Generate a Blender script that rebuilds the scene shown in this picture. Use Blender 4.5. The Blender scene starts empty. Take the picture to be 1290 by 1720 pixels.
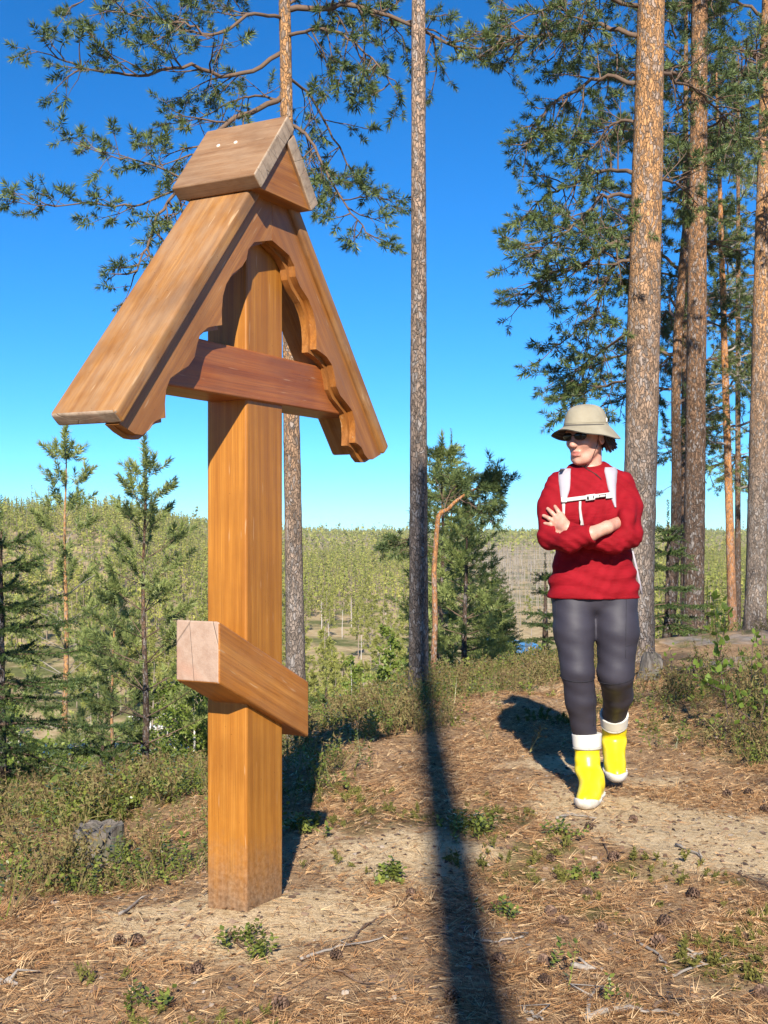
import bpy, math, random, time
import numpy as np
from mathutils import Matrix, Vector
T0 = time.time()
R = math.radians
sc = bpy.context.scene
col = sc.collection
# ------------------------------------------------------------------ camera, sky, sun, exposure
EYE = 1.2
FPX = 2000.0            # focal length in pixels of the 1290 x 1720 photograph
cd = bpy.data.cameras.new('camera')
cam = bpy.data.objects.new('camera', cd); col.objects.link(cam)
cam.location = (0, 0, EYE); cam.rotation_euler = (R(90), 0, 0)
cd.sensor_fit = 'VERTICAL'; cd.sensor_height = 36.0; cd.sensor_width = 27.0
cd.lens = 36.0 * FPX / 1720.0
cd.shift_y = 30.0 / 1720.0
cd.clip_start = 0.05; cd.clip_end = 20000
sc.camera = cam
SUN_EL, SUN_AZ = 31.0, 0.6     # light travels towards +Y, a touch to +X
w = bpy.data.worlds.new('World'); sc.world = w; w.use_nodes = True
nt = w.node_tree; nt.nodes.clear()
sky = nt.nodes.new('ShaderNodeTexSky'); sky.sky_type = 'NISHITA'; sky.sun_disc = False
sky.sun_elevation = R(SUN_EL); sky.sun_rotation = R(180 + SUN_AZ)
sky.altitude = 0; sky.air_density = 0.7; sky.dust_density = 0.0; sky.ozone_density = 5.0
hs = nt.nodes.new('ShaderNodeHueSaturation'); hs.inputs['Saturation'].default_value = 1.10
hs.inputs['Value'].default_value = 1.0
bgn = nt.nodes.new('ShaderNodeBackground'); bgn.inputs['Strength'].default_value = 0.095
wo = nt.nodes.new('ShaderNodeOutputWorld')
tint = nt.nodes.new('ShaderNodeMix'); tint.data_type = 'RGBA'; tint.blend_type = 'MULTIPLY'; tint.inputs[0].default_value = 1.0; tint.inputs[7].default_value = (.52, .81, 1.0, 1)
nt.links.new(sky.outputs[0], tint.inputs[6]); nt.links.new(tint.outputs[2], hs.inputs['Color']); nt.links.new(hs.outputs[0], bgn.inputs[0]); nt.links.new(bgn.outputs[0], wo.inputs[0])
sl = bpy.data.lights.new('sun', 'SUN'); sl.energy = 5.0; sl.angle = R(0.53); sl.color = (1.0, 0.93, 0.82)
so = bpy.data.objects.new('sun', sl); col.objects.link(so)
ld = Vector((math.sin(R(SUN_AZ)) * math.cos(R(SUN_EL)), math.cos(R(SUN_AZ)) * math.cos(R(SUN_EL)), -math.sin(R(SUN_EL))))
so.rotation_euler = ld.to_track_quat('-Z', 'Y').to_euler(); so.location = (0, -20, 20)
vs = sc.view_settings; vs.view_transform = 'Standard'; vs.look = 'None'; vs.exposure = 0.9; vs.gamma = 1; vs.use_curve_mapping = False
sc.cycles.max_bounces = 6; sc.cycles.transparent_max_bounces = 8

# ------------------------------------------------------------------ helpers
def P(px, py, Y):
    """photograph pixel at a forward distance -> point in the place"""
    return np.array([(px - 645.0) / FPX * Y, Y, EYE + (890.0 - py) / FPX * Y])

def hash2(ix, iy, seed):
    h = (ix.astype(np.int64) * 374761393 + iy.astype(np.int64) * 668265263 + seed * 974711) & 0xffffffff
    h = ((h ^ (h >> 13)) * 1274126177) & 0xffffffff
    return ((h ^ (h >> 16)) & 0xffff) / 65535.0
def vnoise(x, y, seed=0):
    x = np.asarray(x, float); y = np.asarray(y, float)
    ix = np.floor(x); iy = np.floor(y); fx = x - ix; fy = y - iy
    fx = fx * fx * (3 - 2 * fx); fy = fy * fy * (3 - 2 * fy)
    a = hash2(ix, iy, seed); b = hash2(ix + 1, iy, seed); c = hash2(ix, iy + 1, seed); d = hash2(ix + 1, iy + 1, seed)
    return (a + (b - a) * fx) * (1 - fy) + (c + (d - c) * fx) * fy
def fbm(x, y, seed=0, o=4):
    s = 0; a = .5; x = np.asarray(x, float); y = np.asarray(y, float)
    for i in range(o):
        s = s + a * vnoise(x, y, seed + i * 7); x = x * 2.03 + 11.3; y = y * 2.03 + 5.7; a *= .5
    return s
def sstep(a, b, x):
    t = np.clip((x - a) / (b - a), 0, 1); return t * t * (3 - 2 * t)

def link(name, me, parent=None, mats=(), smooth=False):
    o = bpy.data.objects.new(name, me); col.objects.link(o)
    for m in mats: me.materials.append(m)
    if parent is not None: o.parent = parent
    if smooth and len(me.polygons): me.polygons.foreach_set('use_smooth', np.ones(len(me.polygons), bool))
    return o
def mesh_np(name, V, tris=None, quads=None, attr=None):
    """fast mesh from arrays"""
    me = bpy.data.meshes.new(name)
    V = np.asarray(V, np.float32)
    nt_ = 0 if tris is None else len(tris); nq = 0 if quads is None else len(quads)
    me.vertices.add(len(V)); me.vertices.foreach_set('co', V.ravel())
    lv = []; ls = []
    if nt_: lv.append(np.asarray(tris, np.int32).ravel()); ls.append(np.arange(nt_, dtype=np.int32) * 3)
    if nq: lv.append(np.asarray(quads, np.int32).ravel()); ls.append(nt_ * 3 + np.arange(nq, dtype=np.int32) * 4)
    lv = np.concatenate(lv); ls = np.concatenate(ls)
    me.loops.add(len(lv)); me.loops.foreach_set('vertex_index', lv)
    me.polygons.add(nt_ + nq); me.polygons.foreach_set('loop_start', ls)
    me.update(calc_edges=True)
    if attr:
        for k, v in attr.items():
            a = me.attributes.new(k, 'FLOAT', 'POINT'); a.data.foreach_set('value', np.asarray(v, np.float32))
    return me
def thing(name, label, cat, loc=(0, 0, 0), group=None, rz=0):
    o = bpy.data.objects.new(name, None); col.objects.link(o); o.location = loc; o.rotation_euler[2] = rz
    o.empty_display_size = .1
    return tag(o, label, cat, group)
def tag(o, label=None, cat=None, group=None, kind=None):
    if label: o['label'] = label
    if cat: o['category'] = cat
    if group: o['group'] = group
    if kind: o['kind'] = kind
    return o

class MB:
    """collects tubes, triangles and quads into one mesh"""
    def __init__(s): s.V = []; s.T = []; s.Q = []; s.n = 0
    def add(s, V, T=None, Q=None):
        V = np.asarray(V, float).reshape(-1, 3); s.V.append(V)
        if T is not None and len(T): s.T.append(np.asarray(T, int) + s.n)
        if Q is not None and len(Q): s.Q.append(np.asarray(Q, int) + s.n)
        s.n += len(V)
    def tube(s, pts, rad, k=6, cap=True):
        pts = np.asarray(pts, float); n = len(pts); rad = np.broadcast_to(np.asarray(rad, float), (n,))
        t = np.gradient(pts, axis=0); t /= np.linalg.norm(t, axis=1)[:, None] + 1e-9
        ref = np.array([0, 0, 1.]) if abs(t[:, 2]).mean() < .8 else np.array([1., 0, 0])
        a = np.cross(t, ref); a /= np.linalg.norm(a, axis=1)[:, None] + 1e-9
        b = np.cross(t, a)
        an = np.arange(k) * 2 * math.pi / k
        V = pts[:, None, :] + rad[:, None, None] * (a[:, None, :] * np.cos(an)[None, :, None] + b[:, None, :] * np.sin(an)[None, :, None])
        i = np.arange(n - 1)[:, None] * k; j = np.arange(k)[None, :]; j2 = (j + 1) % k
        Q = np.stack([i + j, i + k + j, i + k + j2, i + j2], -1).reshape(-1, 4)
        V = V.reshape(-1, 3); T = []
        if cap:
            V = np.vstack([V, pts[:1], pts[-1:]]); m = n * k
            for q in range(k):
                T.append((m, q, (q + 1) % k)); T.append((m + 1, (n - 1) * k + (q + 1) % k, (n - 1) * k + q))
        s.add(V, T, Q)
    def mesh(s, name):
        return mesh_np(name, np.vstack(s.V), np.vstack(s.T) if s.T else None, np.vstack(s.Q) if s.Q else None)
    def build(s, name, mat, parent=None, smooth=True):
        return link(name, s.mesh(name), parent, [mat] if mat else [], smooth)

def rot_to(dirs, rng, ref_axis=2):
    """rotation matrices taking +Z to each direction with a random spin"""
    d = dirs / (np.linalg.norm(dirs, axis=1)[:, None] + 1e-9)
    r = rng.normal(size=d.shape); a = np.cross(d, r); a /= np.linalg.norm(a, axis=1)[:, None] + 1e-9
    b = np.cross(d, a)
    return np.stack([a, b, d], axis=2)          # columns
def scatter(protoV, protoT, pos, M, scale):
    """copies of a proto (v,3),(t,3) -> merged arrays"""
    n = len(pos); v = len(protoV)
    V = np.einsum('nij,vj->nvi', M, protoV) * np.asarray(scale).reshape(-1, 1, 1) + pos[:, None, :]
    T = (np.arange(n)[:, None, None] * v + protoT[None]).reshape(-1, 3)
    return V.reshape(-1, 3), T

# ------------------------------------------------------------------ materials
class NT:
    def __init__(s, name):
        s.m = bpy.data.materials.new(name); s.m.use_nodes = True; s.t = s.m.node_tree; s.t.nodes.clear()
        s.out = s.n('ShaderNodeOutputMaterial')
    def n(s, typ, **kw):
        x = s.t.nodes.new(typ)
        for k, v in kw.items(): setattr(x, k, v)
        return x
    def l(s, a, b): s.t.links.new(a, b)
    def coord(s, which='Object', scale=(1, 1, 1)):
        tc = s.n('ShaderNodeTexCoord'); mp = s.n('ShaderNodeMapping'); mp.inputs['Scale'].default_value = scale
        s.l(tc.outputs[which], mp.inputs['Vector']); return mp.outputs[0]
    def noise(s, vec, scale, detail=4, rough=.55, dist=0):
        x = s.n('ShaderNodeTexNoise'); x.inputs['Scale'].default_value = scale; x.inputs['Detail'].default_value = detail
        x.inputs['Roughness'].default_value = rough; x.inputs['Distortion'].default_value = dist
        if vec is not None: s.l(vec, x.inputs['Vector'])
        return x.outputs['Fac']
    def voro(s, vec, scale, feature='F1', out='Distance', rnd=1):
        x = s.n('ShaderNodeTexVoronoi', feature=feature); x.inputs['Scale'].default_value = scale; x.inputs['Randomness'].default_value = rnd
        if vec is not None: s.l(vec, x.inputs['Vector'])
        return x.outputs[out]
    def ramp(s, fac, stops, interp='LINEAR'):
        x = s.n('ShaderNodeValToRGB'); x.color_ramp.interpolation = interp
        e = x.color_ramp.elements
        while len(e) < len(stops): e.new(.5)
        for i, (p, c) in enumerate(stops):
            e[i].position = p
            e[i].color = (c, c, c, 1) if np.isscalar(c) else (c[0], c[1], c[2], 1)
        s.l(fac, x.inputs[0]); return x.outputs[0]
    def mix(s, fac, a, b, blend='MIX'):
        x = s.n('ShaderNodeMix', data_type='RGBA', blend_type=blend)
        for sock, v in ((0, fac), (6, a), (7, b)):
            if hasattr(v, 'is_output'): s.l(v, x.inputs[sock])
            else: x.inputs[sock].default_value = v if sock == 0 else (v[0], v[1], v[2], 1)
        return x.outputs[2]
    def math(s, op, a, b=None, clamp=False):
        x = s.n('ShaderNodeMath', operation=op, use_clamp=clamp)
        for i, v in ((0, a), (1, b)):
            if v is None: continue
            if hasattr(v, 'is_output'): s.l(v, x.inputs[i])
            else: x.inputs[i].default_value = v
        return x.outputs[0]
    def attr(s, name):
        x = s.n('ShaderNodeAttribute', attribute_name=name); return x.outputs['Fac']
    def island(s):
        return s.n('ShaderNodeNewGeometry').outputs['Random Per Island']
    def bump(s, h, strength=.5, dist=.01, normal=None):
        x = s.n('ShaderNodeBump'); x.inputs['Strength'].default_value = strength; x.inputs['Distance'].default_value = dist
        s.l(h, x.inputs['Height'])
        if normal is not None: s.l(normal, x.inputs['Normal'])
        return x.outputs[0]
    def bsdf(s, color, rough=.6, normal=None, **kw):
        x = s.n('ShaderNodeBsdfPrincipled')
        for k, v in (('Base Color', color), ('Roughness', rough)):
            if hasattr(v, 'is_output'): s.l(v, x.inputs[k])
            else: x.inputs[k].default_value = (v[0], v[1], v[2], 1) if k == 'Base Color' else v
        for k, v in kw.items(): x.inputs[k.replace('_', ' ')].default_value = v
        if normal is not None: s.l(normal, x.inputs['Normal'])
        return x.outputs[0]
    def done(s, sh): s.l(sh, s.out.inputs['Surface']); return s.m

def mat_flat(name, c, rough=.6, var=.15, scale=40, bump=.0, **kw):
    k = NT(name); v = k.coord()
    n = k.noise(v, scale, 3)
    c = np.array(c); colr = k.mix(n, c * (1 - var), np.minimum(c * (1 + var), 1))
    nb = k.bump(n, bump, .004) if bump else None
    return k.done(k.bsdf(colr, rough, nb, **kw))

def mat_leaf(name, stops, rough=.5, trans=.25, noise_scale=2.5, isl=.5):
    """foliage: colour varies from leaf to leaf and from clump to clump"""
    k = NT(name); v = k.coord()
    n = k.noise(v, noise_scale, 2)
    f = k.math('ADD', k.math('MULTIPLY', k.island(), isl), k.math('MULTIPLY', n, 1.0 - isl * .5))
    f = k.math('MULTIPLY', f, .82, True)
    c = k.ramp(f, stops)
    b = k.bsdf(c, rough, None, Specular_IOR_Level=.25)
    t = k.n('ShaderNodeBsdfTranslucent'); k.l(c, t.inputs['Color'])
    m = k.n('ShaderNodeMixShader'); m.inputs[0].default_value = trans
    k.l(b, m.inputs[1]); k.l(t.outputs[0], m.inputs[2])
    return k.done(m.outputs[0])

def mat_bark(name, low, high, z0, z1, cells=26, strength=.9):
    k = NT(name); v = k.coord('Object', (1, 1, .42)); v1 = k.coord('Object')
    tc = k.n('ShaderNodeTexCoord'); sx = k.n('ShaderNodeSeparateXYZ'); k.l(tc.outputs['Object'], sx.inputs[0])
    nn = k.noise(v, 9, 5, .65)
    wv = k.n('ShaderNodeVectorMath', operation='MULTIPLY_ADD')
    nz = k.n('ShaderNodeTexNoise'); nz.inputs['Scale'].default_value = 22; nz.inputs['Detail'].default_value = 4; k.l(v, nz.inputs['Vector'])
    k.l(nz.outputs['Color'], wv.inputs[0]); wv.inputs[1].default_value = (.075, .075, .075); k.l(v, wv.inputs[2])
    ed = k.voro(wv.outputs[0], cells, 'DISTANCE_TO_EDGE')
    cc = k.voro(wv.outputs[0], cells, 'F1', 'Color')
    fine = k.noise(v, 70, 4, .7)
    hz = k.math('ADD', sx.outputs[2], k.math('MULTIPLY', k.noise(v1, 2.2, 3), 1.6))
    mr = k.n('ShaderNodeMapRange'); mr.inputs[1].default_value = z0 + .8; mr.inputs[2].default_value = z1 + .8; k.l(hz, mr.inputs[0])
    lowc = k.ramp(nn, [(.25, np.array(low) * .45), (.5, low), (.75, np.array(low) * 1.5)])
    highc = k.ramp(nn, [(.2, np.array(high) * .5), (.45, high), (.62, np.array(high) * 1.15), (.8, (.36, .33, .30))])
    base = k.mix(mr.outputs[0], lowc, highc)
    sep = k.n('ShaderNodeSeparateColor'); k.l(cc, sep.inputs[0])
    base = k.mix(k.math('MULTIPLY', k.math('GREATER_THAN', sep.outputs[0], .74), .6), base, (.30, .28, .265))
    base = k.mix(k.math('MULTIPLY', k.math('LESS_THAN', sep.outputs[1], .22), .6), base, np.array(low) * .35)
    crack = k.ramp(ed, [(0.0, 0.0), (.16, 1.0)])
    base = k.mix(k.math('MULTIPLY', k.math('SUBTRACT', 1.0, crack), .42), base, np.array(low) * .4)
    base = k.mix(k.ramp(fine, [(.32, .6), (.52, 0.0)]), base, np.array(low) * .4)
    h = k.math('ADD', k.math('MULTIPLY', crack, .7), k.math('MULTIPLY', fine, .5))
    h = k.math('ADD', h, k.math('MULTIPLY', sep.outputs[2], .6))
    return k.done(k.bsdf(base, .85, k.bump(h, strength, .018), Specular_IOR_Level=.15))

def mat_wood(name, dark, mid, light, weather=0.0, rough=.42, coat=.25, stain=None):
    """varnished timber, grain along local X"""
    k = NT(name); v = k.coord('Object', (.34, 9.5, 9.5)); v2 = k.coord('Object', (1.2, 70, 70)); v3 = k.coord('Object')
    ring = k.noise(v, 1.6, 3, .5, .6)
    wv = k.n('ShaderNodeTexWave', wave_type='BANDS', bands_direction='DIAGONAL'); wv.inputs['Scale'].default_value = 1.6
    wv.inputs['Distortion'].default_value = 7; wv.inputs['Detail'].default_value = 2; wv.inputs['Detail Scale'].default_value = .8; k.l(v, wv.inputs['Vector'])
    fib = k.noise(v2, 3.2, 5, .65)
    f = k.math('ADD', k.math('MULTIPLY', ring, .86), k.math('MULTIPLY', wv.outputs['Fac'], .14))
    c = k.ramp(f, [(.25, dark), (.5, mid), (.8, light)])
    c = k.mix(k.ramp(fib, [(.34, .6), (.58, 0.0)]), c, np.array(dark) * .7)
    blot = k.noise(v3, 3.3, 4, .6)
    c = k.mix(k.ramp(blot, [(.45, 0.0), (.70, .5)]), c, np.array(dark) * .7)
    if weather:
        sp = k.noise(k.coord('Object', (2.2, 6, 6)), 2.2, 5, .65)
        c = k.mix(k.ramp(sp, [(.38, 0.0), (.62, weather)]), c, (.31, .205, .125))
        sp2 = k.noise(k.coord('Object', (2.4, 5, 5)), 1.5, 4, .6)
        c = k.mix(k.ramp(sp2, [(.48, 0.0), (.68, .8 * weather)]), c, (.12, .06, .032))
    # pale scuffs, drips and drill dust
    sc_ = k.noise(k.coord('Object', (5, 60, 60)), 1.4, 2, .5)
    c = k.mix(k.ramp(sc_, [(.69, 0.0), (.74, .32)]), c, (.62, .45, .28))
    dots = k.voro(v3, 34, 'F1')
    c = k.mix(k.math('MULTIPLY', k.math('LESS_THAN', dots, .045), .8), c, np.array(dark) * .18)
    if stain:           # soil splashed up the foot
        tc = k.n('ShaderNodeTexCoord'); sx = k.n('ShaderNodeSeparateXYZ'); k.l(tc.outputs['Object'], sx.inputs[0])
        hh = k.math('ADD', sx.outputs[0], k.math('MULTIPLY', k.noise(v3, 24, 5, .7), .20))
        hh = k.math('ADD', hh, k.math('MULTIPLY', k.noise(v3, 5, 2), .08))
        c = k.mix(k.ramp(hh, [(stain + .10, .92), (stain + .34, 0.0)]), c, k.ramp(k.noise(v3, 60, 4, .7), [(.35, (.085, .05, .03)), (.65, (.27, .18, .11))]))
    r = k.ramp(fib, [(.3, rough - .08), (.7, rough + .15)])
    return k.done(k.bsdf(c, r, k.bump(fib, .22, .004), Coat_Weight=coat, Coat_Roughness=.35, Specular_IOR_Level=.25))

def mat_endgrain(name, base, dark, crack=(1, 3.2, 11)):
    k = NT(name); v = k.coord('Object'); v2 = k.coord('Object', (3, 30, 30))
    n = k.noise(v, 22, 5, .7); cr = k.voro(k.coord('Object', crack), 1.0, 'DISTANCE_TO_EDGE')
    c = k.ramp(n, [(.3, dark), (.55, base), (.8, np.minimum(np.array(base) * 1.15, 1))])
    bl = k.noise(v, 7, 2); c = k.mix(k.ramp(bl, [(.55, 0.0), (.7, .45)]), c, (.36, .17, .10))
    c = k.mix(k.ramp(cr, [(.003, .6), (.010, 0.0)]), c, (.07, .045, .03))
    return k.done(k.bsdf(c, .75, k.bump(k.math('ADD', n, k.ramp(cr, [(.0, 0.0), (.02, 1.0)])), .5, .006)))
# ------------------------------------------------------------------ terrain
CX = [-60, -30, -6, -3, -1.8, -1.3, -.85, -.45, .25, 1.43, 3, 6, 12, 30, 60]
CY = [-60, -14, .6, 3.0, 4.2, 4.75, 5.5, 6.9, 9.0, 10.9, 13.1, 16.2, 20, 26, 30]
def crest(x): return np.interp(x, CX, CY)
def valley(x, y):
    r = np.maximum(np.hypot(x, y), 1.0)
    pxx = 645 + FPX * np.asarray(x) / np.maximum(y, 1.0)
    t = sstep(180, 620, np.where(y > 1, pxx, 0))
    A = 23.0 + (11.6 - 23.0) * t; Y0 = 170 + (330 - 170) * t; Y1 = 520 + (1500 - 520) * t
    hill = A * sstep(Y0, Y1, r)
    return -20 + hill + (fbm(np.asarray(x) / 90, np.asarray(y) / 90, 31, 3) - .45) * 5.0 * sstep(150, 400, r) \
        + (fbm(np.asarray(x) / 11, np.asarray(y) / 11, 35, 3) - .45) * .9
def crest_d(x, y): return (np.asarray(y, float) - crest(x)) * .6
FEET = np.array([.92, 5.28]); BASE = np.array([-.40, 3.74])
def g(x, y):
    x = np.asarray(x, float); y = np.asarray(y, float)
    d = crest_d(x, y)
    s = np.where(d > 12, d, .45 * np.log1p(np.exp(np.clip(d, -30, 12) / .45)))
    fall = np.where(s < 15, .24 * s + .012 * s * s, 6.3 + .6 * (s - 15))
    m = 1 - np.exp(-((x - FEET[0]) ** 2 + (y - FEET[1]) ** 2) / .5)
    m2 = 1 - np.exp(-((x - BASE[0]) ** 2 + (y - BASE[1]) ** 2) / .10)
    nz = (fbm(x * 1.1, y * 1.1, 3, 4) - .47) * .16 + (fbm(x * 6, y * 6, 9, 3) - .44) * .035
    rough = sstep(-1.9, -.3, d)
    nz = nz * m * m2 * (1 + .6 * rough)
    mound = .16 * np.exp(-(((x - 2.6) / 1.0) ** 2 + ((y - 7.6) / 1.6) ** 2)) + .10 * np.exp(-(((x - 3.9) / 1.6) ** 2 + ((y - 11.5) / 2) ** 2))
    heap = .03 * np.exp(-((x - BASE[0]) ** 2 + (y - BASE[1] + .02) ** 2) / .06)
    near = -fall + nz + mound + heap
    v = valley(x, y)
    k = 2.5
    h = np.clip(k - np.abs(near - v), 0, None) / k
    return np.maximum(near, v) + h * h * k * .25 * sstep(8, 30, d)
def gz(x, y): return float(g(np.array([x]), np.array([y]))[0])
def hit(px, py, y0=1.5, y1=900):
    """where the line of sight through a pixel meets the ground"""
    Y = np.concatenate([np.arange(y0, 60, .02), np.arange(60, y1, .5)])
    z = EYE + (890 - py) / FPX * Y; x = (px - 645) / FPX * Y
    below = np.nonzero(z <= g(x, Y))[0]
    i = below[0] if len(below) else len(Y) - 1
    return np.array([x[i], Y[i], g(x[i:i + 1], Y[i:i + 1])[0]])

def sand_mask(x, y):
    n = fbm(x * 2.3, y * 2.3, 51, 4) - .47
    a = np.exp(-(((x - BASE[0] + .0) / .42) ** 2 + ((y - 3.62) / .26) ** 2))
    c = np.interp(x, [.7, 1.0, 1.4, 1.8, 2.6, 4], [5.1, 4.85, 4.55, 4.4, 4.3, 4.2])
    b = np.exp(-((y - c) / .58) ** 2) * sstep(.45, .95, x)
    c2 = .55 * np.exp(-(((x - .15) / .45) ** 2 + ((y - 4.3) / .35) ** 2)) + .45 * np.exp(-(((x - 1.0) / .3) ** 2 + ((y - 6.3) / .9) ** 2))
    return np.clip(np.maximum(np.maximum(a * 1.5, b * 1.45), c2 * 1.2) + .03 + n * 1.6, 0, 1)
def shrub_mask(x, y):
    """density of dwarf shrubs"""
    d = crest_d(x, y)
    n = fbm(x * 1.7, y * 1.7, 71, 4)
    pxx = 645 + FPX * x / np.maximum(y, .5)
    mid = sstep(-1.55, -.75, d) * sstep(3.4, 4.3, y)          # band along the brow
    path = sstep(-.12, .22, x - np.interp(y, [3, 4.2, 5.5, 7, 9, 11, 14], [-.1, .0, .12, .3, .95, 2.2, 3.2])) \
        * (1 - sstep(-.1, .25, x - np.interp(y, [3, 5.2, 5.7, 6.5, 8, 10, 14], [5, 3.2, 1.75, 1.5, 1.75, 2.6, 4.6])))
    right = 1.6 * sstep(5.45, 6.0, y + .2 * (x - 1.6)) * sstep(1.25, 1.55, x) * (1 - sstep(9.4, 10.5, y))
    left = sstep(-.62, -.95, x + .28 * (y - 4.5)) * sstep(3.55, 4.3, y + .15 * x)
    m = np.maximum(np.maximum(mid, right), left) * (1 - .93 * path)
    m = m * sstep(.34, .54, n + .10 * mid + .08 * right)
    m = np.maximum(m, .035 * sstep(.58, .66, n) * sstep(2.6, 3.2, y))
    keep = 1 - np.exp(-((x - BASE[0]) ** 2 / .10 + (y - 3.62) ** 2 / .08)) * 1.2
    return np.clip(m * np.clip(keep, 0, 1), 0, 1)
def moss_mask(x, y): return sstep(.53, .66, fbm(x * 1.9 + 3, y * 1.9, 91, 4)) * (1 - sand_mask(x, y))

# one sheet: fine rings near the camera, out to the horizon
rr = np.concatenate([np.arange(1.6, 13, .055), np.exp(np.linspace(math.log(13), math.log(7000), 120))])
aa = np.concatenate([np.linspace(-21, 21, 270), np.linspace(21, 339, 60)[1:-1]])
RR, AA = np.meshgrid(rr, np.radians(aa), indexing='ij')
gx = RR * np.sin(AA); gy = RR * np.cos(AA); gzv = g(gx, gy)
nr, na = RR.shape
ii = np.arange(nr - 1)[:, None] * na; jj = np.arange(na)[None, :]; j2 = (jj + 1) % na
Qd = np.stack([ii + jj, ii + j2, ii + na + j2, ii + na + jj], -1).reshape(-1, 4)
Vg = np.stack([gx, gy, gzv], -1).reshape(-1, 3)
cn = len(Vg); Vg = np.vstack([Vg, [[0, 0, gz(0, 0)]]])
Tc = np.stack([np.full(na, cn), (np.arange(na) + 1) % na, np.arange(na)], -1)
fx, fy = Vg[:, 0], Vg[:, 1]
dd = crest_d(fx, fy)
me = mesh_np('ground', Vg, Tc, Qd, {'sand': sand_mask(fx, fy), 'moss': np.maximum(moss_mask(fx, fy) * .8, .55 * shrub_mask(fx, fy)), 'slope': sstep(.5, 3.0, dd), 'far': sstep(30, 60, np.hypot(fx, fy))})

def mat_ground():
    k = NT('forest floor'); v = k.coord('Object')
    n1 = k.noise(v, 3.0, 5, .6); n2 = k.noise(v, 26, 5, .7); n3 = k.noise(v, 140, 3, .7); nlow = k.noise(v, .9, 3, .5)
    # matted needles: streaks of several directions
    s1 = k.noise(k.coord('Object', (30, 170, 60)), 1, 3, .6, .8); s2 = k.noise(k.coord('Object', (170, 34, 60)), 1, 3, .6, .8)
    st = k.math('MAXIMUM', s1, s2)
    litter = k.ramp(st, [(.32, (.075, .042, .022)), (.47, (.28, .165, .085)), (.62, (.46, .30, .165)), (.8, (.60, .44, .26))])
    litter = k.mix(k.ramp(n2, [(.34, .6), (.54, 0.0)]), litter, (.075, .042, .024))
    litter = k.mix(k.ramp(n1, [(.42, 0.0), (.64, .6)]), litter, (.49, .325, .18))
    sandc = k.ramp(n2, [(.28, (.36, .235, .115)), (.46, (.60, .44, .25)), (.75, (.72, .565, .36))])
    sandc = k.mix(k.ramp(n3, [(.30, .7), (.42, 0.0)]), sandc, (.17, .10, .055))
    sandc = k.mix(k.ramp(st, [(.60, 0.0), (.68, .6)]), sandc, (.26, .13, .055))
    mossc = k.ramp(n2, [(.3, (.030, .034, .010)), (.5, (.095, .092, .026)), (.72, (.19, .17, .05))])
    sm = k.math('ADD', k.attr('sand'), k.math('MULTIPLY', k.math('SUBTRACT', n2, .5), .9), True)
    sm = k.ramp(sm, [(.30, 0.0), (.62, 1.0)])
    mm = k.math('ADD', k.attr('moss'), k.math('MULTIPLY', k.math('SUBTRACT', n2, .5), .8), True)
    mm = k.ramp(mm, [(.35, 0.0), (.75, .85)])
    c = k.mix(sm, litter, sandc); c = k.mix(mm, c, mossc)
    slope = k.ramp(n1, [(.3, (.040, .045, .014)), (.5, (.11, .095, .035)), (.7, (.20, .15, .07))])
    c = k.mix(k.attr('slope'), c, slope)
    fb = k.noise(v, .06, 5, .6); fb2 = k.noise(v, .7, 4, .65)
    bog = k.ramp(fb2, [(.3, (.28, .185, .095)), (.5, (.43, .315, .165)), (.72, (.54, .44, .25))])
    green = k.ramp(fb2, [(.3, (.08, .09, .026)), (.7, (.19, .19, .06))])
    bog = k.mix(k.ramp(fb, [(.46, 0.0), (.60, 1.0)]), bog, green)
    c = k.mix(k.attr('far'), c, bog)
    h = k.math('ADD', k.math('MULTIPLY', st, .8), k.math('ADD', k.math('MULTIPLY', n2, .9), k.math('MULTIPLY', n3, .35)))
    return k.done(k.bsdf(c, .95, k.bump(h, .8, .022), Specular_IOR_Level=.1))
M_GROUND = mat_ground()
go = link('ground', me, None, [M_GROUND], True); tag(go, kind='structure', label='forest floor of pine needles, sand and moss falling to the valley')

# valley water
def mat_water():
    k = NT('stream water'); v = k.coord('Object', (1, .35, 1)); n = k.noise(v, 1.3, 3, .6)
    return k.done(k.bsdf((.010, .018, .028), .12, k.bump(n, .12, .2), Specular_IOR_Level=.6))
M_WATER = mat_water()
def water_sheet(name, c, L, W, ang, label, dz=.25):
    z = gz(c[0], c[1]) + dz; n = 64; V = [(c[0], c[1], z)]
    for i in range(n):
        t = i * 2 * math.pi / n; e = 1 + .16 * math.sin(3 * t + 1) + .08 * math.sin(7 * t)
        x = L * math.cos(t) * e; y = W * math.sin(t) * e
        V.append((c[0] + x * math.cos(ang) - y * math.sin(ang), c[1] + x * math.sin(ang) + y * math.cos(ang), z))
    o = link(name, mesh_np(name, V, [(0, 1 + i, 1 + (i + 1) % n) for i in range(n)]), None, [M_WATER])
    return tag(o, label, kind='structure')
water_sheet('stream_water', hit(110, 1262), 13, 3.0, .05, 'dark blue stream on the valley floor')
water_sheet('pool_water', hit(866, 1086), 3.6, 16, .12, 'blue pool of open water at the edge of the bog')
water_sheet('puddle_water', hit(610, 1172), 5, 2.2, .1, 'small puddle in the brown bog clearing', .1)
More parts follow.
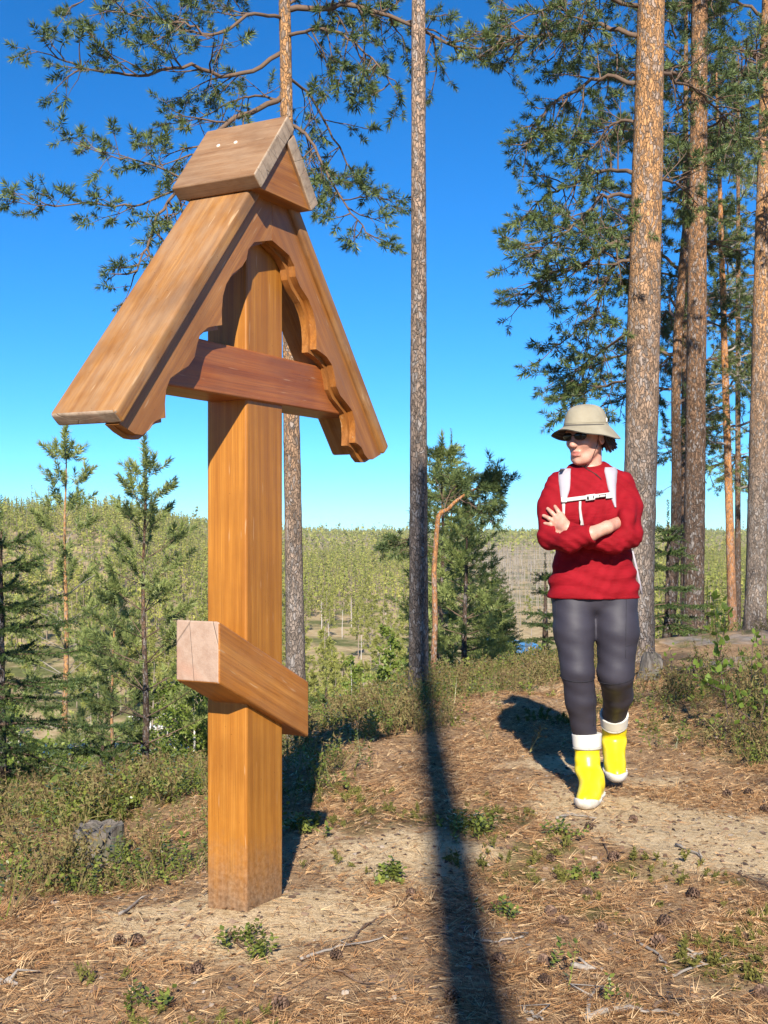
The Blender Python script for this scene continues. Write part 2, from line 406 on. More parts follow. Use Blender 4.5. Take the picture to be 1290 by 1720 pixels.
# ------------------------------------------------------------------ foliage protos
RG = np.random.default_rng(7)
def needle_tuft(n, L, nl, wd, rng, spread=(25, 65)):
    """a shoot along +Z with n needles, each a thin blade"""
    V = []; T = []
    for i in range(n):
        t = (i + rng.random()) / n; z = L * t
        az = rng.random() * 6.283; an = R(spread[0] + (spread[1] - spread[0]) * (1 - t) * rng.uniform(.7, 1.2))
        d = np.array([math.cos(az) * math.sin(an), math.sin(az) * math.sin(an), math.cos(an)])
        s = np.cross(d, [math.sin(az * 3), .3, .5]); s /= np.linalg.norm(s)
        l = nl * rng.uniform(.75, 1.15); b = np.array([0, 0, z])
        m = len(V); V += [b - s * wd * .75 + d * l * .12, b + s * wd * .75 + d * l * .12, b + d * l]
        T.append((m, m + 1, m + 2))
    return np.array(V), np.array(T)
TUFT_PINE = [needle_tuft(58, .070, .054, .0046, RG, (25, 95)) for _ in range(4)]
TUFT_YOUNG = [needle_tuft(64, .13, .062, .0062, RG, (25, 85)) for _ in range(4)]
TUFT_SPRUCE = [needle_tuft(60, .16, .024, .0052, RG, (50, 75)) for _ in range(4)]
TUFT_FAR = [needle_tuft(18, .22, .16, .035, RG, (20, 80)) for _ in range(4)]

M_BARK_GREY = mat_bark('pine bark grey', (.21, .165, .135), (.43, .29, .20), 1.6, 5.0, 46)
M_BARK_MIX = mat_bark('pine bark grey to orange', (.26, .205, .165), (.50, .265, .115), 1.6, 4.2, 46)
M_BARK_ORANGE = mat_bark('pine bark orange', (.32, .17, .095), (.56, .25, .085), .2, 2.4, 60, .6)
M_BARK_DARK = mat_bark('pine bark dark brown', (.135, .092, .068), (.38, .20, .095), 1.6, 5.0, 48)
M_BARK_YOUNG = mat_bark('young pine bark', (.22, .13, .08), (.48, .25, .10), .3, 3, 60, .5)
M_TWIG = mat_flat('pine twig bark', (.135, .085, .055), .85, .35, 30, .4)
M_TWIG_GREY = mat_flat('dead grey twig', (.27, .235, .20), .85, .3, 30, .4)
M_NEEDLE = mat_leaf('old pine needles', [(.15, (.036, .060, .030)), (.5, (.095, .135, .046)), (.85, (.22, .25, .075))], .45, .2, 1.6)
M_NEEDLE_Y = mat_leaf('young pine needles', [(.15, (.115, .16, .055)), (.5, (.24, .285, .085)), (.85, (.38, .40, .14))], .45, .32, 1.3)
M_NEEDLE_D = mat_leaf('dark pine needles', [(.15, (.034, .056, .026)), (.5, (.085, .118, .038)), (.85, (.19, .21, .06))], .45, .2, 1.6)
M_SPRUCE = mat_leaf('spruce needles', [(.15, (.020, .038, .016)), (.5, (.055, .088, .026)), (.9, (.16, .205, .05))], .45, .15, 2.2)
M_SPRUCE_L = mat_leaf('pale spruce needles', [(.15, (.045, .07, .02)), (.5, (.11, .145, .038)), (.9, (.21, .24, .06))], .45, .2, 1.2)
M_BIRCHLEAF = mat_leaf('birch leaves', [(.15, (.10, .155, .025)), (.5, (.19, .25, .045)), (.9, (.32, .36, .08))], .4, .4, 3)

class Plant:
    def __init__(s, seed): s.mb = MB(); s.limbs = []; s.tp = []; s.td = []; s.ts = []; s.r = np.random.default_rng(seed)
    def tuft(s, p, d, k=1.0): s.tp.append(p); s.td.append(d); s.ts.append(k)
    def limb(s):
        '''start the mesh of a new bough'''
        if s.mb.n: s.limbs.append(s.mb)
        s.mb = MB()
    def wood(s, name, mat, parent):
        s.limb()
        for m in s.limbs:
            o = m.build(name, mat, parent); o['kind'] = 'stuff'
    def leaves(s, protos, name, mat, parent):
        if not s.tp: return None
        p = np.array(s.tp); d = np.array(s.td); k = np.array(s.ts); Vs = []; Ts = []; off = 0
        which = s.r.integers(0, len(protos), len(p))
        for i, (pv, pt) in enumerate(protos):
            m = which == i
            if not m.any(): continue
            V, T = scatter(pv, pt, p[m], rot_to(d[m], s.r), k[m]); Vs.append(V); Ts.append(T + off); off += len(V)
        return link(name, mesh_np(name, np.vstack(Vs), np.vstack(Ts)), parent, [mat])

def unit(v): return v / (np.linalg.norm(v) + 1e-9)
def guide(pl, pts, r0, level=0, nsub=None, sublen=.7, tuft=1.0, droop=.15, lift=.35, spread=1.0):
    """a limb along given points with procedural side branches"""
    pts = np.asarray(pts, float); n = max(8, len(pts) * 4)
    t = np.linspace(0, len(pts) - 1, n); i = np.clip(t.astype(int), 0, len(pts) - 2); f = (t - i)[:, None]
    pm = np.vstack([2 * pts[0] - pts[1], pts, 2 * pts[-1] - pts[-2]])
    a, b, c, d = pm[i], pm[i + 1], pm[i + 2], pm[i + 3]
    q = .5 * (2 * b + (c - a) * f + (2 * a - 5 * b + 4 * c - d) * f ** 2 + (3 * b - a - 3 * c + d) * f ** 3)
    q[1:-1] += pl.r.normal(size=(n - 2, 3)) * r0 * .5
    L = np.linalg.norm(np.diff(q, axis=0), axis=1).sum()
    pl.mb.tube(q, np.linspace(r0, r0 * .25, n), 7 if r0 > .012 else 5)
    m = nsub if nsub is not None else int(L * 9)
    for j in range(m):
        u = .16 + .84 * (j + pl.r.random()) / m; k = min(int(u * (n - 1)), n - 2)
        dr = unit(q[k + 1] - q[k]); side = unit(np.cross(dr, pl.r.normal(size=3)))
        side[2] *= .6
        branch(pl, q[k], unit(dr * .6 + side * spread), sublen * (1.15 - u * .65) * pl.r.uniform(.6, 1.2), r0 * .42, 1, tuft, droop, lift)
    branch(pl, q[-1], unit(q[-1] - q[-2]), sublen * .5, r0 * .25, 1, tuft, droop, lift)
def branch(pl, p, d, L, r, level, tuft=1.0, droop=.15, lift=.35, maxlev=2):
    rg = pl.r; n = max(4, int(L / .09)); st = L / (n - 1); pts = [p]; dirs = []
    for i in range(n - 1):
        d = unit(d + rg.normal(size=3) * .17 + np.array([0, 0, (-droop if i < n * .6 else lift) * st * 3]))
        dirs.append(d); p = p + d * st; pts.append(p)
    pts = np.array(pts)
    pl.mb.tube(pts, np.linspace(max(r, .0028), .0020, n), 4 if level == 1 else 3, False)
    if level < maxlev:
        m = max(2, int(L * 8))
        for j in range(m):
            u = .25 + .75 * (j + rg.random()) / m; k = min(int(u * (n - 1)), n - 2)
            s = unit(np.cross(dirs[k], rg.normal(size=3))); s[2] *= .6
            branch(pl, pts[k], unit(dirs[k] * .75 + s * .8), L * (.62 - .35 * u) * rg.uniform(.6, 1.2) + .04, r * .55, level + 1, tuft, droop, lift, maxlev)
    pl.tuft(pts[-1] - dirs[-1] * .03, unit(dirs[-1] + np.array([0, 0, .25])), tuft * rg.uniform(.8, 1.25))
    if level == maxlev and L > .12 and rg.random() < .5:
        k = len(dirs) // 2; pl.tuft(pts[k], unit(dirs[k] + rg.normal(size=3) * .5), tuft * rg.uniform(.6, .95))

def trunk_mesh(name, pts, radii, mat, parent, k=26, flare=.0, step=.06, seed=0):
    """trunk through given centre points (local), bark relief in the outline, flared foot"""
    pts = np.asarray(pts, float); z = np.arange(pts[0, 2], pts[-1, 2], step)
    cx = np.interp(z, pts[:, 2], pts[:, 0]); cy = np.interp(z, pts[:, 2], pts[:, 1]); r = np.interp(z, pts[:, 2], radii)
    r = r * (1 + flare * np.exp(-np.clip(z - pts[0, 2] - .2, 0, None) / .10))
    a = np.arange(k) * 2 * math.pi / k
    A, Z = np.meshgrid(a, z)
    nse = fbm(np.cos(A) * 2.1 + 9 + Z * .3, np.sin(A) * 2.1 + Z * 1.9, 11 + seed, 4) - .47
    n2 = vnoise(A * k / 6.283 * .7, Z * 14, seed + 5) - .5
    fl = 1 + flare * .5 * np.cos(A * 5 + seed) * np.exp(-np.clip(Z - pts[0, 2] - .2, 0, None) / .12)
    rad = r[:, None] * (1 + .16 * nse + .05 * n2) * fl
    V = np.stack([cx[:, None] + rad * np.cos(A), cy[:, None] + rad * np.sin(A), Z], -1).reshape(-1, 3)
    n = len(z); i = np.arange(n - 1)[:, None] * k; j = np.arange(k)[None, :]; j2 = (j + 1) % k
    Q = np.stack([i + j, i + j2, i + k + j2, i + k + j], -1).reshape(-1, 4)
    return link(name, mesh_np(name, V, None, Q), parent, [mat], True)

def pine_crown_limbs(pl, axis, z0, z1, rmax, n, tuft=1.3, sub=.7, r0=.03, el=(-10, 35), droop=.1, lift=.5, prof=None):
    """limbs round a trunk whose centre at height z is axis(z)"""
    for i in range(n):
        t = (i + pl.r.random()) / n; z = z0 + (z1 - z0) * t
        L = rmax * ((1 - t) ** .6 * .85 + .15 if prof is None else prof(t)) * pl.r.uniform(.75, 1.1); az = i * 2.4 + pl.r.uniform(-.4, .4)
        e = R(el[0] + (el[1] - el[0]) * t + pl.r.uniform(-8, 8)); c = np.array(axis(z))
        d = np.array([math.cos(az), math.sin(az), 0])
        pts = [c, c + d * L * .35 + [0, 0, L * .35 * math.tan(e) + .10 * L], c + d * L * .7 + [0, 0, L * .7 * math.tan(e) + .06 * L], c + d * L + [0, 0, L * math.tan(e)]]
        guide(pl, pts, r0 * (1 - .6 * t), 0, None, sub * min(1, L / 1.2), tuft, droop, lift)

# ------------------------------------------------------------------ the tall pines beside the path
def tall_pine(base, top_px, Y, radii, mat, label, z_top, name='pine_tree', flare=.25, seed=0, bend=None, group=None):
    """base: (x, y) on the ground; the trunk leans towards top_px at picture height"""
    b = np.array([base[0], base[1], gz(*base)]); t = thing(name, label, 'pine tree', b, group)
    zt = EYE + (890 - top_px[1]) / FPX * Y - b[2]; xt = (top_px[0] - 645) / FPX * Y - b[0]
    sl = xt / zt; zz = np.linspace(-.25, z_top, 14)
    pts = np.stack([sl * zz + (0 if bend is None else bend(zz)), 0 * zz, zz], -1)
    rad = np.interp(zz, *radii)
    trunk_mesh('trunk', pts, rad, mat, t, flare=flare, seed=seed)
    return t, b, lambda z: np.array([sl * z + (0 if bend is None else float(bend(np.array([z]))[0])), 0, z])

# crowns shared by the trees whose boughs start high up
def crown_pair(seed, Hc, rm, n, tuft, sub, el=(-10, 35)):
    pl = Plant(seed); pine_crown_limbs(pl, lambda z: np.array([0, 0, z]), 0, Hc, rm, n, tuft, sub, el=el)
    bm_ = pl.mb.mesh('branch'); bm_.materials.append(M_TWIG); co = pl.leaves(TUFT_PINE, 'crown', M_NEEDLE, None); me_ = co.data; bpy.data.objects.remove(co)
    return bm_, me_
CROWN_A = crown_pair(501, 8.3, 1.7, 16, 1.35, .62); CROWN_B = crown_pair(502, 8.8, 1.9, 20, 1.45, .66)
def put_crown(t, pair, pos, rz, sc_, needle, twig):
    for nm, me_, mt in (('branch', pair[0], twig), ('crown', pair[1], needle)):
        o = bpy.data.objects.new(nm, me_); col.objects.link(o); o.parent = t; o.location = pos; o.rotation_euler[2] = rz; o.scale = (sc_, sc_, sc_); o.material_slots[0].link = 'OBJECT'; o.material_slots[0].material = mt
        if nm == 'branch': o['kind'] = 'stuff'

# pine between cross and path: a bare pole in the picture
b1 = P(703, 1152, 9.25)
t1, bb1, ax1 = tall_pine(b1[:2], (703, 0), 9.25, ([0, 2, 5.3, 12], [.078, .066, .052, .03]), M_BARK_GREY, 'tall bare pine trunk rising beside the long tree shadow', 12.5, seed=1)
put_crown(t1, CROWN_A, ax1(8.0), 1.0, .5, M_NEEDLE, M_TWIG)

# pine behind the cross, its boughs spreading over the roof of the cross
Y2 = 11.0; b2 = (P(499, 1200, Y2)[0], Y2)
t2, bb2, ax2 = tall_pine(b2, (478, 0), Y2, ([0, 1, 3, 7, 12], [.105, .086, .076, .052, .02]), M_BARK_MIX, 'pine behind the wooden cross with sparse boughs over its roof', 11.0, seed=2)
pl = Plant(22)
def L2(*pp): return [P(x, y, Y2 + dy) - bb2 for x, y, dy in pp]
pl.limb(); guide(pl, L2((474, 88, 0), (395, 128, -.2), (320, 112, -.5), (235, 128, -.7), (150, 118, -.8), (85, 92, -.9)), .022, sublen=.62, tuft=1.25, nsub=17)
pl.limb(); guide(pl, L2((476, 160, 0), (415, 190, -.3), (365, 225, -.5), (318, 300, -.7), (272, 352, -.8), (246, 420, -.85), (225, 462, -.9)), .026, sublen=.66, tuft=1.2, nsub=17)
pl.limb(); guide(pl, L2((300, 318, -.7), (230, 345, -.8), (150, 342, -.9), (75, 345, -1), (12, 338, -1.1)), .011, sublen=.42, tuft=1.25, nsub=12)
pl.limb(); guide(pl, L2((312, 300, -.7), (250, 275, -.8), (190, 262, -.8), (125, 240, -.9)), .011, sublen=.42, tuft=1.25, nsub=10)
pl.limb(); guide(pl, L2((474, 30, 0), (420, 25, -.4), (360, 60, -.6), (310, 40, -.7), (250, 30, -.7), (180, 20, -.8)), .018, sublen=.6, tuft=1.25, nsub=14)
pl.limb(); guide(pl, L2((478, 170, 0), (430, 160, .5), (390, 170, .8), (330, 200, 1.2), (260, 215, 1.4)), .014, sublen=.5, tuft=1.2, nsub=12)
pl.limb(); guide(pl, L2((486, 210, 0), (520, 232, -.2), (548, 290, -.4), (585, 350, -.5), (625, 400, -.6)), .018, sublen=.55, tuft=1.3, nsub=15)
pl.limb(); guide(pl, L2((484, 130, 0), (520, 160, .3), (565, 240, .5), (600, 300, .6), (640, 335, .6)), .015, sublen=.5, tuft=1.3, nsub=13)
pl.limb(); guide(pl, L2((482, 60, 0), (530, 50, -.2), (580, 60, -.4), (625, 100, -.5), (662, 150, -.6)), .018, sublen=.55, tuft=1.3, nsub=15)
pl.limb(); guide(pl, L2((480, 10, 0), (540, -20, .3), (600, 10, .4), (650, 40, .5)), .016, sublen=.5, tuft=1.3, nsub=12)
pl.limb(); guide(pl, L2((480, -30, 0), (400, -40, .3), (300, -20, .2), (200, -30, 0), (120, 10, -.2)), .02, sublen=.6, tuft=1.25, nsub=15)
pl.limb()
for px_, py_ in ((494, 440), (470, 300), (498, 565), (489, 350)):
    s0 = P(px_, py_, Y2) - bb2; dx = -.16 if px_ < 490 else .12
    pl.mb.tube([s0, s0 + [dx * .6, -.05, .02], s0 + [dx, -.08, .05]], [.008, .006, .003], 5)
def keep(z): return ax2(z)
pl.limb(); pine_crown_limbs(pl, keep, 6.8, 10.8, 1.9, 9, 1.25)
pl.wood('branch', M_TWIG, t2); pl.leaves(TUFT_PINE, 'crown', M_NEEDLE, t2)

# the great pine behind the walker
Y3 = 10.7; b3 = (P(1068, 1112, Y3)[0], Y3)
t3, bb3, ax3 = tall_pine(b3, (1094, 0), Y3, ([0, .6, 2.5, 4, 6, 13], [.165, .146, .144, .142, .118, .05]), M_BARK_MIX, 'thickest pine trunk standing behind the walker', 14, seed=3, flare=.28)
pl = Plant(33)
def L3(*pp): return [P(x, y, Y3 + dy) - bb3 for x, y, dy in pp]
pl.limb(); guide(pl, L3((1068, 205, .05), (1030, 208, .2), (1000, 240, .3), (975, 275, .3)), .017, sublen=.5, nsub=13, tuft=1.2)
pl.limb(); guide(pl, L3((1066, 140, 0), (1010, 130, .2), (950, 160, .3), (905, 200, .3), (885, 250, .3)), .022, sublen=.66, nsub=22, tuft=1.2)
pl.limb(); guide(pl, L3((1070, 60, 0), (1000, 40, .2), (930, 60, .3), (870, 60, .2), (825, 60, .1)), .024, sublen=.62, nsub=22, tuft=1.2)
pl.limb(); guide(pl, L3((1072, 10, 0), (1000, -10, -.3), (930, 10, -.4), (880, 30, -.5)), .022, sublen=.6, nsub=19, tuft=1.2)
pl.limb(); guide(pl, L3((1062, 290, 0), (1020, 285, .4), (960, 310, .6), (915, 330, .7), (890, 370, .7)), .02, sublen=.62, nsub=20, tuft=1.2)
pl.limb(); guide(pl, L3((1060, 410, 0), (1020, 412, .1), (985, 440, .2), (930, 465, .2), (885, 505, .2)), .022, sublen=.62, nsub=22, tuft=1.2)
pl.limb(); guide(pl, L3((1058, 330, 0), (1015, 330, -.4), (975, 370, -.5), (935, 400, -.6), (895, 425, -.6)), .019, sublen=.6, nsub=19, tuft=1.2)
pl.limb(); guide(pl, L3((1058, 437, 0), (1035, 445, .1), (1015, 480, .2), (1000, 520, .2), (960, 560, .3), (925, 590, .3)), .017, sublen=.58, nsub=18, tuft=1.2)
pl.limb(); guide(pl, L3((1052, 640, .1), (1010, 650, .5), (975, 665, .6), (940, 690, .7)), .014, sublen=.45, nsub=14, tuft=1.2)
pl.limb(); guide(pl, L3((1054, 560, .1), (1010, 590, .5), (970, 620, .7), (940, 640, .7)), .014, sublen=.45, nsub=14, tuft=1.2)
pl.limb(); guide(pl, L3((1105, 120, .1), (1150, 140, .6), (1200, 180, .9), (1240, 230, 1.0)), .02, sublen=.6, nsub=18, tuft=1.2)
pl.limb(); guide(pl, L3((1106, 300, .1), (1140, 310, .6), (1180, 350, .9)), .016, sublen=.5, nsub=13, tuft=1.2)
put_crown(t3, CROWN_B, ax3(6.6), .4, .6, M_NEEDLE, M_TWIG)
pl.wood('branch', M_TWIG, t3); pl.leaves(TUFT_PINE, 'crown', M_NEEDLE, t3)

# pines along the brow on that side
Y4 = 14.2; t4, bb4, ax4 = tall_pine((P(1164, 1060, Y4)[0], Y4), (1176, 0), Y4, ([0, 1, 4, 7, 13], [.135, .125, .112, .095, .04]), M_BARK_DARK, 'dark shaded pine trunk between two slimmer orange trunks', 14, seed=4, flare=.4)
put_crown(t4, CROWN_A, ax4(5.2), 30.8, 1.01, M_NEEDLE, M_TWIG)
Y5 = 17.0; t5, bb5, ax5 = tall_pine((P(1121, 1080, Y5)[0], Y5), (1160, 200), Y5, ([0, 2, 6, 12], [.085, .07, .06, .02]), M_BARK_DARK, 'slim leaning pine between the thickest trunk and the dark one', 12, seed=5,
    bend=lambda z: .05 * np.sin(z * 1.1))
put_crown(t5, CROWN_B, ax5(3.4), 38.5, 0.95, M_NEEDLE_D, M_TWIG)
Y6 = 14.6; t6, bb6, ax6 = tall_pine((P(1268, 1056, Y6)[0], Y6), (1291, 60), Y6, ([0, 1, 4, 7, 13], [.145, .125, .112, .095, .04]), M_BARK_MIX, 'orange topped pine standing on the bare rock ledge', 14, seed=6, flare=.35)
put_crown(t6, CROWN_A, ax6(6.0), 46.2, 0.90, M_NEEDLE, M_TWIG)
Y7 = 19.0; t7, bb7, ax7 = tall_pine((P(1231, 1080, Y7)[0], Y7), (1212, 420), Y7, ([0, 2, 6, 9], [.075, .062, .045, .015]), M_BARK_ORANGE, 'slender bright orange pine stem behind the rock ledge', 9, seed=7)
put_crown(t7, CROWN_A, ax7(2.6), 53.9, 0.75, M_NEEDLE_D, M_TWIG_GREY)
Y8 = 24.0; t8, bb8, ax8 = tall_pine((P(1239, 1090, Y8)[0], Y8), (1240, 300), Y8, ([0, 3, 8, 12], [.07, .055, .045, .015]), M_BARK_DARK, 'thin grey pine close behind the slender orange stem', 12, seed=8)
put_crown(t8, CROWN_B, ax8(3.2), 61.6, 0.98, M_NEEDLE_Y, M_TWIG_GREY)
Y9 = 27.0; t9, bb9, ax9 = tall_pine((P(1302, 1090, Y9)[0], Y9), (1290, 100), Y9, ([0, 3, 8, 14], [.12, .1, .08, .03]), M_BARK_ORANGE, 'sunlit leafy pine beyond the ledge at the brow of the slope', 15, seed=9)
put_crown(t9, CROWN_B, ax9(3.4), 69.3, 1.26, M_NEEDLE_Y, M_TWIG)
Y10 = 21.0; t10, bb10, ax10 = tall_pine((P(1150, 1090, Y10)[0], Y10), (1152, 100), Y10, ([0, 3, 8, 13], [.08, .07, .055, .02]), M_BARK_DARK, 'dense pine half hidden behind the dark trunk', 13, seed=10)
put_crown(t10, CROWN_B, ax10(3.8), 70.0, 1.02, M_NEEDLE_D, M_TWIG)

# pines behind the photographer; their shadows cross the ground in view
def rear_pine(x, y, r, h, z0, label, seed, bend=None, crown=None, sc_=.8):
    b = np.array([x, y, gz(x, y)]); t = thing('pine_tree', label, 'pine tree', b)
    zz = np.linspace(-.25, h, 20); off = 0 * zz if bend is None else bend(zz)
    trunk_mesh('trunk', np.stack([off, 0 * zz, zz], -1), np.interp(zz, [0, h * .6, h], [r, r * .75, r * .25]) if crown else np.interp(zz, [0, h], [r, r * .7]), M_BARK_MIX, t, k=16, step=.12, seed=seed)
    if crown: put_crown(t, crown, (0 if bend is None else float(bend(np.array([z0]))[0]), 0, z0), seed, sc_, M_NEEDLE, M_TWIG)
    else:
        for i in range(7):
            m = MB(); a = i * 2.4; z = 6 + i * .62; m.tube([(0, 0, z), (.3 * math.cos(a), .3 * math.sin(a), z + .05)], [.018, .006], 5); m.build('branch_stub', M_TWIG_GREY, t)
    return t
rear_pine(.135, -5.2, .105, 10.35, 0, 'broken topped dead pine whose trunk throws the long shadow', 201, lambda z: .0015 * z)
rear_pine(2.35, -7.5, .10, 13, 6.4, 'pine shading the dwarf shrubs beside the rock ledge', 202, lambda z: -.008 * z, CROWN_A, .6)
rear_pine(4.25, -3.0, .12, 15, 7.5, 'pine shading the dark trunk on the brow', 203, lambda z: -.02 * z, CROWN_A, .45)
rear_pine(-3.6, -6.0, .12, 12, 6.0, 'pine shading the young spruce below the brow', 204, None, CROWN_A, .75)

# thin orange pine with a kinked top, beyond the brow
Yk = 13.2; kb = np.array([P(728, 1165, Yk)[0], Yk, 0]); kb[2] = gz(kb[0], kb[1])
tk = thing('pine_tree', 'thin orange pine stem with a kinked wind-bent top', 'pine tree', kb)
m = MB(); kp = [np.array([0, 0, -.2])] + [P(x, y, Yk) - kb for x, y in ((728, 1120), (731, 1040), (729, 960), (733, 900), (736, 868), (741, 860), (752, 856), (765, 842), (790, 825), (815, 815))]
m.tube(kp, np.array([.036, .033, .031, .029, .027, .026, .025, .022, .018, .013, .008]), 12); m.build('trunk', M_BARK_ORANGE, tk)
pl = Plant(120); kk = lambda *pp: [P(x, y, Yk + d) - kb for x, y, d in pp]
pl.limb(); guide(pl, kk((790, 825, 0), (812, 818, .1), (835, 812, .1)), .008, sublen=.34, nsub=22, tuft=1.35)
pl.limb(); guide(pl, kk((770, 838, 0), (795, 850, -.2), (815, 870, -.2)), .008, sublen=.36, nsub=16, tuft=1.35)
pl.limb(); guide(pl, kk((745, 860, 0), (755, 830, .2), (765, 815, .3)), .008, sublen=.36, nsub=16, tuft=1.35)
pl.limb(); guide(pl, kk((730, 920, 0), (690, 905, .2), (660, 915, .3)), .008, sublen=.36, nsub=14, tuft=1.2)
pl.wood('branch', M_TWIG, tk); pl.leaves(TUFT_PINE, 'crown', M_NEEDLE, tk)

# ------------------------------------------------------------------ young pines and spruces on the slope
YN = []
def young_pine(px, py_base, py_top, Y, label, seed, rm=.9, mat=M_NEEDLE_Y, bark=M_BARK_YOUNG, z_first=.15, tuft=1.5, whorls=12, r=.045, dead=0, el=35, sub=.4, name='young_pine'):
    b = np.array([(px - 645) / FPX * Y, Y, 0]); b[2] = gz(b[0], b[1]); H = EYE + (890 - py_top) / FPX * Y - b[2]
    t = thing(name, label, 'pine tree', b); zz = np.linspace(-.2, H, 12)
    trunk_mesh('trunk', np.stack([.02 * np.sin(zz * 2 + seed), 0 * zz, zz], -1), np.interp(zz, [0, H], [r, .006]), bark, t, k=12, step=.08, seed=seed)
    pl = Plant(seed)
    for i in range(whorls):
        tt = z_first + (1 - z_first) * (i / whorls); z = H * tt; L = rm * (1.05 - tt) ** .68 * pl.r.uniform(.8, 1.1)
        nb = pl.r.integers(4, 7)
        for j in range(nb):
            az = j * 6.283 / nb + pl.r.uniform(-.4, .4) + i; e = R(el * (.25 + .9 * tt) + pl.r.uniform(-8, 8)); d = np.array([math.cos(az) * math.cos(e), math.sin(az) * math.cos(e), math.sin(e)])
            l = max(.14, L * pl.r.uniform(.75, 1.1))
            if pl.r.random() < dead and tt < .75:
                q = np.array([[0, 0, z], d * l * .5 + [0, 0, z], d * l * .9 + [0, 0, z - .05]]); pl.mb.tube(q, [.010, .007, .003], 5); continue
            p0 = np.array([0, 0, z]); q = [p0, p0 + d * l * .5, p0 + d * l + [0, 0, .08 * l]]
            n = 7; s = np.linspace(0, 1, n)[:, None]; pts = (1 - s) ** 2 * q[0] + 2 * s * (1 - s) * q[1] + s * s * q[2]
            pl.mb.tube(pts, np.linspace(.010 * (1.2 - tt), .003, n), 5, False)
            for u in np.arange(.50, 1.0, .21 / max(l, .3)):
                c = pts[min(int(u * (n - 1)), n - 2)]; sd = unit(np.cross(d, pl.r.normal(size=3))); sd[2] = abs(sd[2]) * .5
                dl = sub * l * (1.1 - u) * pl.r.uniform(.6, 1.2)
                e2 = c + unit(d * .8 + sd) * dl; pl.mb.tube([c, e2], [.004, .003], 3, False)
                dd = unit(e2 - c + np.array([0, 0, .12 * l]))
                pl.tuft(e2 - dd * .04, dd, tuft * pl.r.uniform(.75, 1.15))
                if dl > .22: pl.tuft(c + (e2 - c) * .45, unit(dd + pl.r.normal(size=3) * .4), tuft * pl.r.uniform(.6, .9))
                if pl.r.random() < .25: pl.tuft(c, unit(dd + pl.r.normal(size=3) * .6), tuft * pl.r.uniform(.6, .9))
            dd = unit(pts[-1] - pts[-2]); pl.tuft(pts[-1] - dd * .06, dd, tuft)
            for u in np.arange(.55, .95, .15 * tuft / 1.5 / max(l, .3)):
                k_ = min(int(u * (n - 1)), n - 2); pl.tuft(pts[k_], unit(pts[k_ + 1] - pts[k_] + pl.r.normal(size=3) * .02), tuft * .8)
    for s in range(3): pl.tuft(np.array([0, 0, H - .10 * s]), np.array([0, 0, 1.]), tuft * 1.1)
    pl.wood('branch', M_TWIG if not dead else M_TWIG_GREY, t); pl.leaves(TUFT_YOUNG, 'crown', mat, t); return t

def spruce(px, Y, py_top, label, seed, spread=.42, mat=M_SPRUCE, tuft=1.0, layers=None, droop=.35, r=.05, name='spruce_tree', x=None, dens=1.0):
    b = np.array([(px - 645) / FPX * Y, Y, 0]); b[2] = gz(b[0], b[1]); H = EYE + (890 - py_top) / FPX * Y - b[2]
    t = thing(name, label, 'spruce tree', b); zz = np.linspace(-.2, H, 8)
    trunk_mesh('trunk', np.stack([0 * zz, 0 * zz, zz], -1), np.interp(zz, [0, H], [r, .004]), M_BARK_DARK, t, k=10, step=.1, seed=seed)
    pl = Plant(seed); layers = layers or int(H / .17)
    for i in range(layers):
        tt = .06 + .92 * (i + pl.r.random() * .6) / layers; z = H * tt; L = spread * H * (1.02 - tt) + .05
        nb = pl.r.integers(5, 8)
        for j in range(nb):
            az = j * 6.283 / nb + pl.r.uniform(-.4, .4) + i * 1.3; l = L * pl.r.uniform(.65, 1.1)
            d = np.array([math.cos(az), math.sin(az), 0]); n = 8; s = np.linspace(0, 1, n)[:, None]
            rise = .30 * tt; pts = np.array([0, 0, z]) + d * l * s + np.array([0, 0, 1.]) * l * (rise * s - droop * (1 - tt) * s ** 1.5 + .10 * s ** 4)
            pl.mb.tube(pts, np.linspace(.011 * (1.1 - tt), .002, n), 4, False)
            step = .105 * tuft / dens; side = np.array([-d[1], d[0], 0])
            for u in np.arange(.12, 1.0, step / max(l, .12)):
                k = min(int(u * (n - 1)), n - 2); c = pts[k] + (pts[k + 1] - pts[k]) * (u * (n - 1) - k)
                for sg in (-1, 1):
                    ll = .42 * l * (1.05 - u) * pl.r.uniform(.6, 1.15); dv = unit(d * .75 + side * sg + np.array([0, 0, -.18 + pl.r.normal() * .12]))
                    m_ = max(1, int(round(ll / (.15 * tuft))))
                    for q in range(m_):
                        pl.tuft(c + dv * ll * q / m_, unit(dv + pl.r.normal(size=3) * .12), tuft * pl.r.uniform(.8, 1.1))
                pl.tuft(c, unit(pts[k + 1] - pts[k]), tuft * .9)
            pl.tuft(pts[-1] - unit(pts[-1] - pts[-2]) * .1, unit(pts[-1] - pts[-2]), tuft)
    for q in range(3): pl.tuft(np.array([0, 0, H - .12 * q]), np.array([0, 0, 1.]), tuft)
    pl.wood('branch', M_TWIG, t); pl.leaves(TUFT_SPRUCE, 'crown', mat, t); return t

